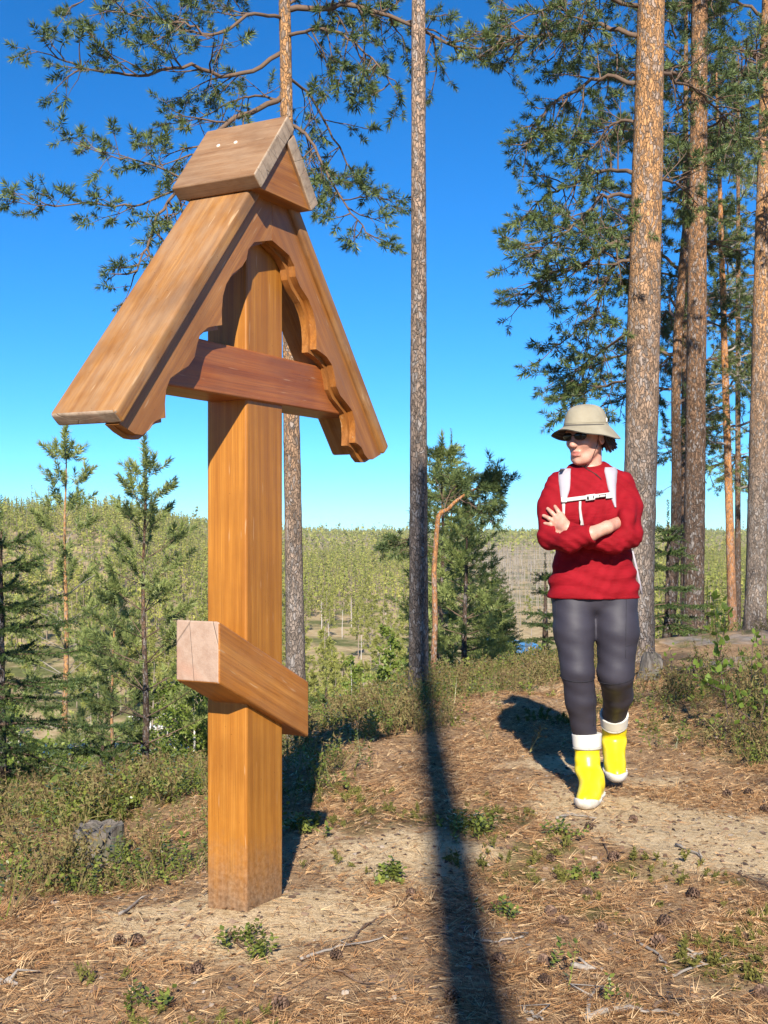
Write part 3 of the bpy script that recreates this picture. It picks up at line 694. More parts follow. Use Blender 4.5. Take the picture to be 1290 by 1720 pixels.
young_pine(243, 1330, 762, 14.5, 'young pine with a brown stem and dark boughs next to the cross', 301, 1.15, M_NEEDLE_Y, M_BARK_DARK, .18, 1.45, 11, .050)
young_pine(110, 1330, 735, 20.0, 'pale topped young pine with bare grey lower boughs', 302, 1.6, M_NEEDLE_Y, M_BARK_YOUNG, .18, 1.9, 13, .075, .3)
young_pine(190, 1320, 985, 17.0, 'small thin pine between the two taller young pines', 303, .85, M_NEEDLE_D, M_BARK_YOUNG, .1, 1.6, 10, .035)
young_pine(742, 1180, 752, 19.0, 'bushy pine behind the kinked orange stem', 304, .95, M_NEEDLE_Y, M_BARK_DARK, .30, 1.6, 13, .06, .1, 30)
young_pine(782, 1160, 850, 17.5, 'round dark green pine beside the kinked orange stem', 305, .85, M_NEEDLE_Y, M_BARK_DARK, .05, 1.6, 11, .05)
spruce(758, 24.0, 746, 'grey tipped slim spruce rising above the bushy pine', 311, .20, M_SPRUCE_L, 1.9)
spruce(826, 34.0, 955, 'yellow green spruce standing alone on the slope', 312, .26, M_SPRUCE_L, 2.6)
spruce(842, 36.0, 1010, 'lower yellow green spruce behind the lone one', 3121, .28, M_SPRUCE_L, 2.6)
spruce(2, 8.6, 872, 'dark young spruce with drooping boughs at the slope edge', 313, .52, M_SPRUCE, 1.05, None, .42, .05, 'spruce_tree', None, 1.35)
spruce(172, 9.2, 1236, 'low spreading spruce above the grey stump', 314, .75, M_SPRUCE, 1.0)
spruce(548, 10.6, 1152, 'bright little spruce beyond the end of the slanted beam', 315, .45, M_SPRUCE_L, 1.0)
spruce(916, 14.0, 955, 'dark little spruce seen past the elbow of the walker', 316, .24, M_SPRUCE, 1.15)
spruce(1122, 13.2, 868, 'dark spruce sapling between the thickest trunk and slim pine', 317, .30, M_SPRUCE, 1.15)
spruce(1188, 19.0, 1000, 'small spruce behind the birch sapling', 318, .40, M_SPRUCE_L, 1.5)

# ------------------------------------------------------------------ birches
def birch_leaf_proto(s=.022):
    V = np.array([[0, 0, 0], [-.38, .35, .06], [-.30, .72, .02], [0, 1.1, -.05], [.30, .72, .02], [.38, .35, .06], [0, .45, -.05]]) * s
    T = np.array([(0, 6, 1), (1, 6, 2), (2, 6, 3), (3, 6, 4), (4, 6, 5), (5, 6, 0)])
    return V[:, [0, 2, 1]], T
BIRCH_LEAF = [birch_leaf_proto()]
k = NT('birch bark'); v = k.coord('Object', (1, 1, 5)); nb_ = k.noise(v, 9, 4, .7)
M_BIRCH = k.done(k.bsdf(k.ramp(nb_, [(.32, (.06, .05, .045)), (.42, (.62, .58, .52)), (.8, (.78, .75, .70))]), .7))
def birch(px, Y, py_top, label, seed, r=.03, n=26, leaf=2.0, rm=.5, white=True, lean=0, z0=.25, name='birch_tree', nl=20):
    b = np.array([(px - 645) / FPX * Y, Y, 0]); b[2] = gz(b[0], b[1]); H = EYE + (890 - py_top) / FPX * Y - b[2]
    t = thing(name, label, 'birch tree', b); zz = np.linspace(-.15, H, 9); xo = lean * zz + .03 * np.sin(zz * 2.5 + seed)
    trunk_mesh('trunk', np.stack([xo, .5 * xo, zz], -1), np.interp(zz, [0, H], [r, .004]), M_BIRCH if white else M_TWIG, t, k=9, step=.08, seed=seed)
    pl = Plant(seed); w_ = MB()
    for i in range(n):
        tt = z0 + (1 - z0) * (i + pl.r.random()) / n; z = tt * H; az = pl.r.random() * 6.283; l = rm * (1.15 - tt) * pl.r.uniform(.6, 1.1) + .06
        p0 = np.array([np.interp(z, zz, xo), .5 * np.interp(z, zz, xo), z]); d = unit(np.array([math.cos(az), math.sin(az), .75 + .3 * pl.r.normal()])); p1 = p0 + d * l; p2 = p1 + unit(d + np.array([0, 0, -.8])) * l * .35
        pl.mb.tube([p0, p1, p2], [.005, .0035, .0018], 4, False)
        for q in range(int(nl * l / .4) + 4):
            u = pl.r.random(); c = p0 + (p1 - p0) * (u * .8 + .2) if u < .7 else p1 + (p2 - p1) * pl.r.random()
            pl.tuft(c + pl.r.normal(size=3) * .07 * l ** .5, pl.r.normal(size=3) + np.array([0, 0, .6]), leaf * pl.r.uniform(.7, 1.2))
    pl.wood('branch', M_TWIG, t); pl.leaves(BIRCH_LEAF, 'crown', M_BIRCHLEAF, t); return t
birch(323, 17.0, 1160, 'young white stemmed birch in fresh leaf beside the cross post', 401, .034, 46, 2.3, .8, nl=46)
birch(296, 23.0, 1120, 'leafy birch bush behind the white stemmed birch', 402, .03, 50, 2.8, 1.1, nl=60)
birch(350, 21.0, 1130, 'yellow green birch hidden partly by the cross post', 403, .03, 46, 2.8, 1.0, nl=60)
birch(60, 15.0, 1250, 'low yellow green birch under the young spruce', 404, .02, 40, 2.0, .8, False, nl=50, z0=.05)
birch(20, 13.0, 1290, 'bushy birch shoots at the foot of the slope spruce', 405, .02, 40, 1.8, .7, False, nl=46, z0=.05)
birch(150, 26.0, 1225, 'low leafy birch scrub between the young pines', 409, .03, 44, 2.8, 1.3, False, nl=50, z0=.05)
birch(235, 22.0, 1235, 'birch scrub at the foot of the dark young pine', 410, .03, 40, 2.6, 1.0, False, nl=46, z0=.05)
birch(30, 30.0, 1180, 'tall yellow green birch behind the young spruce', 411, .04, 46, 3.6, 1.5, nl=44)
birch(655, 44.0, 1060, 'yellow green birch on the slope beyond the bare pine trunk', 406, .05, 50, 5.5, 1.8, nl=44)
birch(680, 40.0, 1120, 'low birch scrub on the slope by the bare pine trunk', 407, .05, 40, 5.0, 1.5, nl=40, z0=.1)
birch(590, 60.0, 1105, 'pale birch at the foot of the slope before the bog', 408, .06, 46, 7.0, 2.2, nl=36)
# ------------------------------------------------------------------ the valley forest
def far_tree_proto(rng, H, kind, ntri, size):
    """trunk prism + crown of small clumps (each a bent triangle) spread through the crown's volume"""
    V = []; T = []; tr = .012 * H
    zt = H * (.95 if kind != 'dead' else 1.0)
    lean = rng.normal() * .02 * H
    V += [(tr * math.cos(a), tr * math.sin(a), 0) for a in (0, 2.09, 4.19)] + [(lean + .2 * tr * math.cos(a), .2 * tr * math.sin(a), zt) for a in (0, 2.09, 4.19)]
    T += [(0, 1, 4), (0, 4, 3), (1, 2, 5), (1, 5, 4), (2, 0, 3), (2, 3, 5)]
    nt_ = len(T)
    for i in range(ntri):
        if kind == 'pine':
            t = rng.beta(1.4, 1.2); z = H * (.38 + .60 * t); rad = H * .125 * (1.02 - t ** 1.7) * math.sqrt(rng.random()) * (.7 + .5 * math.sin(i * 1.7 + z * 3))
        elif kind == 'spruce':
            t = rng.random() ** 1.3; z = H * (.10 + .90 * t); rad = H * .12 * (1.03 - t) * math.sqrt(rng.random())
        else:
            t = rng.random(); z = H * (.45 + .5 * t); rad = H * .06 * rng.random()
        az = rng.random() * 6.283; c = np.array([rad * math.cos(az) + lean * z / H, rad * math.sin(az), z]); s = size * rng.uniform(.6, 1.3) * (1.15 - .5 * t)
        a = rng.normal(size=3); a[2] *= .45; a = unit(a); b_ = unit(np.cross(a, rng.normal(size=3))); m = len(V)
        V += [c - a * s * .6, c + a * s * .6 - [0, 0, .1 * s], c + b_ * s * .8]; T.append((m, m + 1, m + 2))
    return np.array(V), np.array(T), nt_

def mat_far(name, stops, trunk):
    k = NT(name); f = k.math('ADD', k.math('MULTIPLY', k.attr('tint'), .7), k.math('MULTIPLY', k.island(), .3))
    c = k.ramp(f, stops); c = k.mix(k.attr('wood'), c, trunk)
    b = k.bsdf(c, .7, None, Specular_IOR_Level=.1); t = k.n('ShaderNodeBsdfTranslucent'); k.l(c, t.inputs['Color'])
    m = k.n('ShaderNodeMixShader'); m.inputs[0].default_value = .38; k.l(b, m.inputs[1]); k.l(t.outputs[0], m.inputs[2])
    return k.done(m.outputs[0])
M_FAR = mat_far('valley forest', [(.1, (.17, .205, .05)), (.5, (.33, .35, .08)), (.9, (.46, .43, .11))], (.36, .28, .21))
M_FAR_Y = mat_far('bog pines', [(.1, (.085, .105, .028)), (.5, (.17, .18, .05)), (.9, (.26, .25, .075))], (.26, .21, .165))
M_DEAD = mat_far('bare birch stems', [(.1, (.20, .16, .12)), (.9, (.36, .30, .22))], (.52, .46, .40))
fr = np.random.default_rng(77)
def plant_mass(name, label, protos, xs, ys, hs, mat):
    zs = g(xs, ys) - .15; n = len(xs); which = fr.integers(0, len(protos), n); Vs = []; Ts = []; ti = []; wd = []; off = 0
    for i, (pv, pt, ntr) in enumerate(protos):
        m = which == i; c = int(m.sum())
        if not c: continue
        a = fr.random(c) * 6.283; M = np.zeros((c, 3, 3)); M[:, 0, 0] = np.cos(a); M[:, 0, 1] = -np.sin(a); M[:, 1, 0] = np.sin(a); M[:, 1, 1] = np.cos(a); M[:, 2, 2] = 1
        V, T = scatter(pv, pt, np.stack([xs[m], ys[m], zs[m]], -1), M, hs[m]); Vs.append(V); Ts.append(T + off); off += len(V)
        ti.append(np.repeat(fr.random(c), len(pv))); w0 = np.zeros(len(pv)); w0[:6] = 1; wd.append(np.tile(w0, c))
    o = link(name, mesh_np(name, np.vstack(Vs), np.vstack(Ts), None, {'tint': np.concatenate(ti), 'wood': np.concatenate(wd)}), None, [mat])
    return tag(o, label, kind='stuff')
def field(n, y0, y1, dens=None, margin=110):
    """positions spread evenly over the ground in view between two distances"""
    y = np.sqrt(fr.uniform(y0 ** 2, y1 ** 2, n)); px = fr.uniform(-margin, 1290 + margin, n); x = (px - 645) / FPX * y
    if dens is not None:
        k = fr.random(n) < dens(px, x, y); x, y, px = x[k], y[k], px[k]
    return x, y, px
PP = [far_tree_proto(fr, 1.0, 'pine', 52, .062) for _ in range(4)] + [far_tree_proto(fr, 1.0, 'spruce', 52, .056) for _ in range(3)] + [far_tree_proto(fr, 1.0, 'spruce', 52, .056) for _ in range(1)]
PS = [far_tree_proto(fr, 1.0, 'pine', 16, .15) for _ in range(4)] + [far_tree_proto(fr, 1.0, 'spruce', 16, .13)]
def dens_mid(px, x, y):
    left = 1 - sstep(300, 470, px); mid = sstep(300, 470, px) * (1 - sstep(700, 800, px)); right = sstep(700, 800, px) * (1 - sstep(1000, 1120, px)); rr_ = sstep(1000, 1120, px)
    n = fbm(x / 40, y / 40, 5, 3)
    a = left * sstep(150, 230, y) + mid * (sstep(240, 340, y)) + right * sstep(620, 900, y) + rr_ * sstep(60, 120, y)
    return np.clip(a * (.35 + 1.3 * sstep(.3, .55, n)), 0, 1)
x, y, px = field(11000, 60, 640, dens_mid); plant_mass('valley_forest', 'green pine forest covering the valley side', PP, x, y, fr.uniform(7, 12.5, len(x)) * np.where(fr.random(len(x)) < .05, 1.35, 1.0), M_FAR)
x, y, px = field(8000, 640, 1900, lambda px, x, y: np.where((px > 750) & (px < 1050) & (y < 850), .25, .95)); plant_mass('distant_forest', 'distant pine forest up to the skyline', PS, x, y, fr.uniform(8, 13, len(x)) * np.where(fr.random(len(x)) < .04, 1.6, 1.0), M_FAR)
# bare pale birch stems beyond the pool
PD = [far_tree_proto(fr, 1.0, 'dead', 7, .05) for _ in range(5)]
x, y, px = field(9000, 230, 950, lambda px, x, y: np.clip(sstep(760, 840, px) * (1 - sstep(1000, 1100, px)) * (.25 + .75 * sstep(240, 300, y)) * (1.3 - .8 * sstep(500, 900, y)), 0, 1))
plant_mass('bare_birch_stand', 'stand of bare pale birch stems beyond the pool', PD, x, y, fr.uniform(6, 10, len(x)), M_DEAD)

def field_near(n, y0, y1, dens, margin):
    y = fr.uniform(y0, y1, n); px = fr.uniform(-margin, 1290 + margin, n); x = (px - 645) / FPX * y; k = fr.random(n) < dens(px, x, y); return x[k], y[k], px[k]
# pines of the bog that can be told apart
def bog_proto(seed, H, kind='pine'):
    r_ = np.random.default_rng(seed); tb = MB(); zz = np.linspace(0, H, 8); xo = np.cumsum(r_.normal(size=8)) * .06
    tb.tube(np.stack([xo, xo * .4, zz], -1), np.linspace(.085, .02, 8), 6)
    pl = Plant(seed)
    for i in range(26 if kind == 'pine' else 30):
        t = (i + r_.random()) / 26; z = H * (.42 + .56 * t) if kind == 'pine' else H * (.1 + .88 * i / 30); L = (H * .19 * (1.05 - t ** 1.5) if kind == 'pine' else H * .17 * (1.02 - i / 30)) * r_.uniform(.6, 1.2)
        az = r_.random() * 6.283; d = np.array([math.cos(az), math.sin(az), r_.uniform(-.05, .45) if kind == 'pine' else -.15]); p0 = np.array([np.interp(z, zz, xo), .4 * np.interp(z, zz, xo), z])
        p1 = p0 + d * L; tb.tube([p0, p1], [.025, .008], 3, False)
        for q in range(5):
            u = .35 + .65 * r_.random(); pl.tuft(p0 + d * L * u + r_.normal(size=3) * .16 * L * u, unit(d + r_.normal(size=3) * .7), r_.uniform(1.2, 2.2))
    V = np.array(pl.tp); cv = []; ct = []; off = 0
    wh = r_.integers(0, 4, len(V))
    for i, (pv, pt) in enumerate(TUFT_FAR):
        m_ = wh == i
        if not m_.any(): continue
        a_, b_ = scatter(pv, pt, V[m_], rot_to(np.array(pl.td)[m_], r_), np.array(pl.ts)[m_]); cv.append(a_); ct.append(b_ + off); off += len(a_)
    cm = mesh_np('crown', np.vstack(cv), np.vstack(ct)); tm = tb.mesh('trunk')
    return tm, cm
M_BOGN = mat_leaf('bog pine needles', [(.15, (.18, .21, .05)), (.5, (.33, .34, .085)), (.9, (.46, .43, .12))], .6, .38, .35)
M_BOGB = mat_flat('bog pine bark', (.27, .215, .17), .9, .3, 4)
bog = []
for s, (H, kd) in enumerate(((7.5, 'pine'), (8.5, 'pine'), (6.5, 'pine'), (9.0, 'pine'), (7.5, 'spruce'))):
    tm, cm = bog_proto(900 + s, H, kd); tm.materials.append(M_BOGB); cm.materials.append(M_BOGN)
    tm.polygons.foreach_set('use_smooth', np.ones(len(tm.polygons), bool)); bog.append((tm, cm))
def bog_tree(x_, y_, s, i):
    o = thing('bog_pine', 'slim yellow green pine growing in the bog below the slope', 'pine tree', (x_, y_, gz(x_, y_) - .1), 'slim pines scattered over the bog', fr.random() * 6.28); o.scale = (s, s, s)
    for nm, me_ in zip(('trunk', 'crown'), bog[i]): c = bpy.data.objects.new(nm, me_); col.objects.link(c); c.parent = o
x, y, px = field_near(900, 72, 290, lambda px, x, y: np.clip((sstep(330, 500, px) * (1 - sstep(690, 740, px)) * (.50 + .30 * sstep(150, 250, y)) + .28 * (1 - sstep(330, 480, px)) * sstep(70, 110, y)
    + .06 * sstep(740, 800, px) * (1 - sstep(960, 1000, px)) * sstep(120, 220, y)) * (1 if True else 0), 0, 1), 60)
keepm = ~((np.abs(px - 868) < 45) & (y < 235))
x, y = x[keepm][:270], y[keepm][:270]
for i in range(len(x)): bog_tree(x[i], y[i], fr.uniform(.75, 1.2), int(fr.choice(5, p=[.24, .24, .22, .22, .08])))
# bare pale stems standing in the bog
tb = MB(); zz = np.linspace(0, 6, 6); tb.tube(np.stack([.05 * np.sin(zz), 0 * zz, zz], -1), np.linspace(.09, .025, 6), 6)
for i in range(9): a = i * 2.4; z0 = 2 + i * .42; tb.tube([(0, 0, z0), (.5 * math.cos(a), .5 * math.sin(a), z0 + .35)], [.02, .006], 3, False)
snag_me = tb.mesh('dead_tree'); snag_me.materials.append(mat_flat('bleached dead wood', (.50, .46, .42), .85, .2, 5))
for px_, py_ in ((552, 1090), (575, 1075), (607, 1120), (635, 1118), (622, 1100), (540, 1060), (590, 1060), (648, 1060)):
    h_ = hit(px_, py_, 60); o = bpy.data.objects.new('dead_tree', snag_me); col.objects.link(o); o.location = h_; o.rotation_euler[2] = px_; s = fr.uniform(.7, 1.1); o.scale = (s, s, s)
    tag(o, 'bleached bare dead tree standing in the brown bog', 'dead tree', 'bare dead trees in the bog')

# pale footbridge down at the stream
fb_ = hit(262, 1236, 50); t = thing('footbridge', 'pale wooden footbridge with railings at the stream below', 'bridge', (fb_[0], fb_[1], fb_[2] + .2), rz=.5)
M_PALE = mat_flat('pale weathered timber', (.62, .60, .56), .7, .1, 3)
def slab(name, x0, x1, y0, y1, z0, z1, mat, parent):
    V = [(a, b, c) for c in (z0, z1) for a, b in ((x0, y0), (x1, y0), (x1, y1), (x0, y1))]
    return link(name, mesh_np(name, V, None, [(0, 3, 2, 1), (4, 5, 6, 7), (0, 1, 5, 4), (1, 2, 6, 5), (2, 3, 7, 6), (3, 0, 4, 7)]), parent, [mat])
for i in range(9): slab('plank', -2.7 + i * .6, -2.14 + i * .6, -.8, .8, .72, .80, M_PALE, t)
for s in (-1, 1):
    slab('beam', -2.8, 2.8, s * .6 - .1, s * .6 + .1, .5, .715, M_PALE, t)
    for q in (-2.7, -.9, .9, 2.6): slab('post', q, q + .1, s * .84 - .04, s * .84 + .04, -.6, 1.75, M_PALE, t)
    slab('handrail', -2.8, 2.8, s * .84 - .06, s * .84 + .06, 1.755, 1.87, M_PALE, t)
# ------------------------------------------------------------------ ground cover
cr = np.random.default_rng(5)
def on_ground(n, y0, y1, margin=60, powr=1.0):
    y = y0 * (y1 / y0) ** cr.random(n) if powr == 0 else (cr.uniform(y0 ** (powr + 1), y1 ** (powr + 1), n)) ** (1 / (powr + 1))
    px = cr.uniform(-margin, 1290 + margin, n); x = (px - 645) / FPX * y
    return x, y
def ground_normal(x, y, e=.03):
    zx = (g(x + e, y) - g(x - e, y)) / (2 * e); zy = (g(x, y + e) - g(x, y - e)) / (2 * e)
    n = np.stack([-zx, -zy, np.ones_like(zx)], -1); return n / np.linalg.norm(n, axis=1)[:, None]

# fallen needles: pairs of thin blades
nv = np.array([[0, 0, 0], [.0024, .002, 0], [.006, .058, .004], [-.0024, .002, .001], [-.013, .056, .001]])
nt2 = np.array([(0, 1, 2), (0, 4, 3)])
x, y = on_ground(200000, 2.6, 10, 60, .30)
dn = .30 + .9 * sstep(.35, .6, fbm(x * 2.6, y * 2.6, 81, 3)); dn *= (1 - .86 * np.clip(sand_mask(x, y) * 1.2, 0, 1)) * (1 - .4 * sstep(-.5, .5, crest_d(x, y)))
keepn = cr.random(len(x)) < dn; x, y = x[keepn], y[keepn]
nrm = ground_normal(x, y); nrm += cr.normal(size=nrm.shape) * .20
M = rot_to(nrm, cr); pos = np.stack([x, y, g(x, y) + cr.uniform(.001, .016, len(x))], -1)
V, T = scatter(nv, nt2, pos, M, cr.uniform(.75, 1.2, len(x)))
k = NT('fallen pine needles'); f = k.island()
M_LITTER = k.done(k.bsdf(k.ramp(f, [(0, (.11, .05, .02)), (.35, (.32, .16, .064)), (.7, (.50, .29, .13)), (1, (.65, .46, .25))]), .65, None, Specular_IOR_Level=.25))
tag(link('needle_litter', mesh_np('needle_litter', V, T), None, [M_LITTER]), 'brown fallen pine needles matted over the ground', kind='stuff')
# bits of bark and crumbs
bv = np.array([[-1, -.5, 0], [.8, -.6, .1], [1.1, .4, 0], [-.3, .8, .15], [0, 0, .5]]) * .011; bt = np.array([(0, 1, 4), (1, 2, 4), (2, 3, 4), (3, 0, 4)])
x, y = on_ground(6500, 2.6, 9, 60, .35)
V, T = scatter(bv, bt, np.stack([x, y, g(x, y) + .002], -1), rot_to(ground_normal(x, y) + cr.normal(size=(len(x), 3)) * .3, cr), cr.uniform(.3, 1.25, len(x)))
k = NT('bark crumbs'); M_CRUMB = k.done(k.bsdf(k.ramp(k.island(), [(0, (.045, .028, .02)), (.5, (.16, .09, .055)), (.85, (.26, .18, .12)), (1, (.36, .30, .24))]), .85))
tag(link('bark_crumbs', mesh_np('bark_crumbs', V, T), None, [M_CRUMB]), 'small bark flakes and crumbs strewn on the ground', kind='stuff')

# dwarf shrubs: evergreen leafy sprigs, and brown heath twigs
def leafy_sprig(rng, H, nl, ls):
    V = []; T = []
    for i in range(nl):
        z = H * (.25 + .75 * i / nl); a = i * 2.4 + rng.uniform(-.4, .4); d = np.array([math.cos(a), math.sin(a), rng.uniform(.1, .7)]); d = unit(d)
        s = unit(np.cross(d, [0, 0, 1])); l = ls * rng.uniform(.7, 1.2); c = np.array([.02 * math.sin(z * 20), 0, z]); m = len(V)
        V += [c, c + d * l * .5 + s * l * .33, c + d * l, c + d * l * .5 - s * l * .33]; T += [(m, m + 1, m + 2), (m, m + 2, m + 3)]
    m = len(V); V += [np.array([-.0018, 0, -.02]), np.array([.0018, 0, -.02]), np.array([.02 * math.sin(H * 20), 0, H])]; T.append((m, m + 1, m + 2))
    return np.array(V), np.array(T)
def heath_sprig(rng, H, nb):
    V = []; T = []
    for i in range(nb):
        a = rng.random() * 6.283; r_ = rng.uniform(.2, .9); h = H * rng.uniform(.6, 1.1); base = np.array([0, 0, h * rng.uniform(0, .45)]); tip = np.array([math.cos(a) * r_ * H * .5, math.sin(a) * r_ * H * .5, h])
        s = unit(np.cross(tip - base, rng.normal(size=3))) * .0022; m = len(V); V += [base - s, base + s, tip]; T.append((m, m + 1, m + 2))
        for q in range(7):
            u = rng.uniform(.4, 1.05); c = base + (tip - base) * u; d = unit(rng.normal(size=3) + [0, 0, .6]) * .017; s2 = unit(np.cross(d, rng.normal(size=3))) * .0034; m = len(V); V += [c - s2, c + s2, c + d]; T.append((m, m + 1, m + 2))
    return np.array(V), np.array(T)
SP = [leafy_sprig(cr, cr.uniform(.09, .17), int(cr.integers(11, 15)), .0175) for _ in range(6)]
HE = [heath_sprig(cr, .17, 7) for _ in range(6)]
def cover(name, label, protos, n, y0, y1, densf, mat, sc_=(.7, 1.25), tilt=.35, powr=.35):
    x, y = on_ground(n, y0, y1, 80, powr); cl = fbm(x * 3.6, y * 3.6, 67, 3); kk = cr.random(n) < densf(x, y) * (.22 + 1.25 * sstep(.36, .54, cl)); x, y = x[kk], y[kk]
    d = np.array([0, 0, 1.]) + cr.normal(size=(len(x), 3)) * tilt; M = rot_to(d, cr); wh = cr.integers(0, len(protos), len(x)); z = g(x, y); s = cr.uniform(*sc_, len(x)) * (.65 + .75 * sstep(.34, .60, cl[kk])); Vs = []; Ts = []; off = 0
    for i, (pv, pt) in enumerate(protos):
        m = wh == i
        if not m.any(): continue
        V, T = scatter(pv, pt, np.stack([x[m], y[m], z[m]], -1), M[m], s[m]); Vs.append(V); Ts.append(T + off); off += len(V)
    return tag(link(name, mesh_np(name, np.vstack(Vs), np.vstack(Ts)), None, [mat]), label, kind='stuff')
M_LING = mat_leaf('dwarf shrub leaves', [(.12, (.045, .068, .016)), (.45, (.115, .145, .030)), (.7, (.20, .225, .045)), (.95, (.34, .32, .07))], .32, .2, 2.4, .55)
M_HEATH = mat_leaf('brown heath twigs', [(.12, (.085, .05, .026)), (.45, (.18, .12, .052)), (.7, (.20, .175, .06)), (.95, (.34, .27, .12))], .7, .15, 2.0, .6)
def dl(x, y): return shrub_mask(x, y) * (.45 + .55 * sstep(.36, .50, fbm(x * 1.3 + 7, y * 1.3, 61, 3)))
def dh(x, y): return shrub_mask(x, y) * (.30 + .70 * (1 - sstep(.38, .56, fbm(x * 1.3 + 7, y * 1.3, 61, 3))))
cover('dwarf_shrubs', 'green lingonberry sprigs covering the brow and banks', SP, 25000, 2.8, 16, dl, M_LING, (.7, 1.2))
cover('heath_twigs', 'brown and olive heath twigs covering the brow', HE, 7500, 3.0, 16, dh, M_HEATH)
# cover on the slope just below the brow, where it can be seen past the edge
def ds(x, y): return sstep(.2, 1.0, crest_d(x, y)) * (1 - sstep(5, 9, crest_d(x, y))) * .8
cover('slope_shrubs', 'mixed shrubs clothing the slope below the brow', SP, 7000, 5, 24, ds, M_LING, (1.0, 2.0), .4, .6)
# tufts of moss on the bank and by the path
MO = [heath_sprig(cr, .05, 6) for _ in range(4)]
M_MOSS = mat_leaf('bright moss', [(.12, (.055, .062, .014)), (.5, (.14, .135, .03)), (.9, (.25, .22, .055))], .8, .2, 3, .5)
cover('moss_tufts', 'yellow green moss tufts between the needles', MO, 26000, 2.7, 9, lambda x, y: moss_mask(x, y) * .22, M_MOSS, (.35, .8), .5)
# scattered single seedlings standing in the needles
SE = [leafy_sprig(cr, .06, 9, .02) for _ in range(3)]
def seed_spots(px, py, n, spread, label, s=1.0):
    c = hit(px, py); x = c[0] + cr.normal(size=n) * spread; y = c[1] + cr.normal(size=n) * spread; d = np.array([0, 0, 1.]) + cr.normal(size=(n, 3)) * .4
    V = []; T = []; off = 0
    for i in range(n):
        pv, pt = SE[i % 3]; a, b = scatter(pv, pt, np.array([[x[i], y[i], gz(x[i], y[i])]]) - np.array([[c[0], c[1], c[2]]]), rot_to(d[i:i + 1], cr), [s * cr.uniform(.7, 1.2)]); V.append(a); T.append(b + off); off += len(a)
    o = link('lingonberry_plant', mesh_np('lingonberry_plant', np.vstack(V), np.vstack(T)), None, [M_LING]); o.location = c
    return tag(o, label, 'plant')
seed_spots(800, 1398, 46, .045, 'green lingonberry clump at the edge of the long tree shadow', 1.1)
seed_spots(405, 1592, 16, .03, 'small lingonberry sprout on the sand before the cross')
seed_spots(435, 1612, 12, .02, 'sprout beside the twig before the cross')
seed_spots(848, 1543, 10, .02, 'lone green sprout in the needles beside the shadow')
seed_spots(245, 1700, 12, .03, 'dark sprout low in the needles before the mossy bank')
seed_spots(985, 1480, 8, .02, 'tiny sprout in the needles on the path')
seed_spots(510, 1395, 40, .045, 'lingonberry clump against the shadow of the cross', 1.1)
seed_spots(945, 1405, 14, .025, 'sprouts near the toe of the yellow boot')
seed_spots(655, 1480, 26, .025, 'lingonberry sprouts in needles between cross and shadow')

# sticks
def stick(pxs, r, label, mat=M_TWIG_GREY, lift=.006):
    pts = [hit(a, b) for a, b in pxs]; c = pts[0].copy(); pts = np.array(pts); pts[:, 2] += lift
    n = 12; t = np.linspace(0, len(pts) - 1, n); q = np.stack([np.interp(t, np.arange(len(pts)), pts[:, i]) for i in range(3)], -1); q[:, 2] = g(q[:, 0], q[:, 1]) + lift + cr.uniform(0, .004, n); q[1:-1] += cr.normal(size=(n - 2, 3)) * r * .45
    m = MB(); m.tube(q - c, np.linspace(r, r * .45, n) * cr.uniform(.85, 1.15, n), 7)
    k = q[7] - c; m.tube([k, k + np.array([cr.uniform(-.05, .05), cr.uniform(-.03, .05), .012]), k + np.array([cr.uniform(-.09, .09), .05, .004])], [r * .5, r * .4, r * .2], 5)
    o = m.build('stick', mat); o.location = c; return tag(o, label, 'stick')
stick([(505, 1618), (560, 1600), (650, 1580)], .0045, 'thin fallen twig lying in needles before the cross')
stick([(985, 1720), (1040, 1700), (1100, 1704), (1140, 1716)], .008, 'curved grey stick among the needles where the path is widest')
stick([(985, 1716), (990, 1690), (1005, 1662)], .006, 'short stick crossing the curved grey stick')
stick([(1070, 1585), (1112, 1612), (1120, 1638)], .005, 'bent brown twig beside the pale stick on the needles')
stick([(1130, 1645), (1170, 1630), (1222, 1608)], .004, 'thin twig running towards the sandy ground')
stick([(1148, 1612), (1182, 1607)], .007, 'short pale stick on the brown needles')
stick([(962, 1632), (1012, 1634)], .009, 'stubby lichen grey stick on the needles')
stick([(935, 1378), (960, 1371), (1002, 1377)], .005, 'bleached twig right before the yellow boot')
stick([(1135, 1423), (1175, 1440), (1182, 1458)], .005, 'forked grey twig on the sandy path')
stick([(880, 1705), (912, 1720)], .005, 'twig end at the side of the long shadow')
stick([(1098, 1700), (1122, 1680), (1118, 1712)], .006, 'grey twig by the curved stick', M_TWIG)
stick([(590, 1585), (612, 1560), (640, 1545)], .004, 'dark twig in the needles beside the shadow', M_TWIG)
stick([(560, 1635), (600, 1655), (640, 1660)], .0035, 'thin dark twig before the shadow', M_TWIG)
stick([(810, 1585), (855, 1588), (880, 1580)], .004, 'thin pale twig crossing the shadow edge')
stick([(200, 1540), (228, 1520), (248, 1512)], .005, 'grey stick at the foot of the shrubby bank')
stick([(0, 1655), (30, 1660)], .010, 'stout grey stick at the mossy edge')
stick([(1010, 1412), (1024, 1440)], .0035, 'little dark twig in the sand', M_TWIG)
stick([(1240, 1470), (1290, 1490)], .004, 'dark twig at the sandy side of the path', M_TWIG)
stick([(380, 1570), (395, 1592), (420, 1605)], .004, 'dark twig standing in the sand heap', M_TWIG)

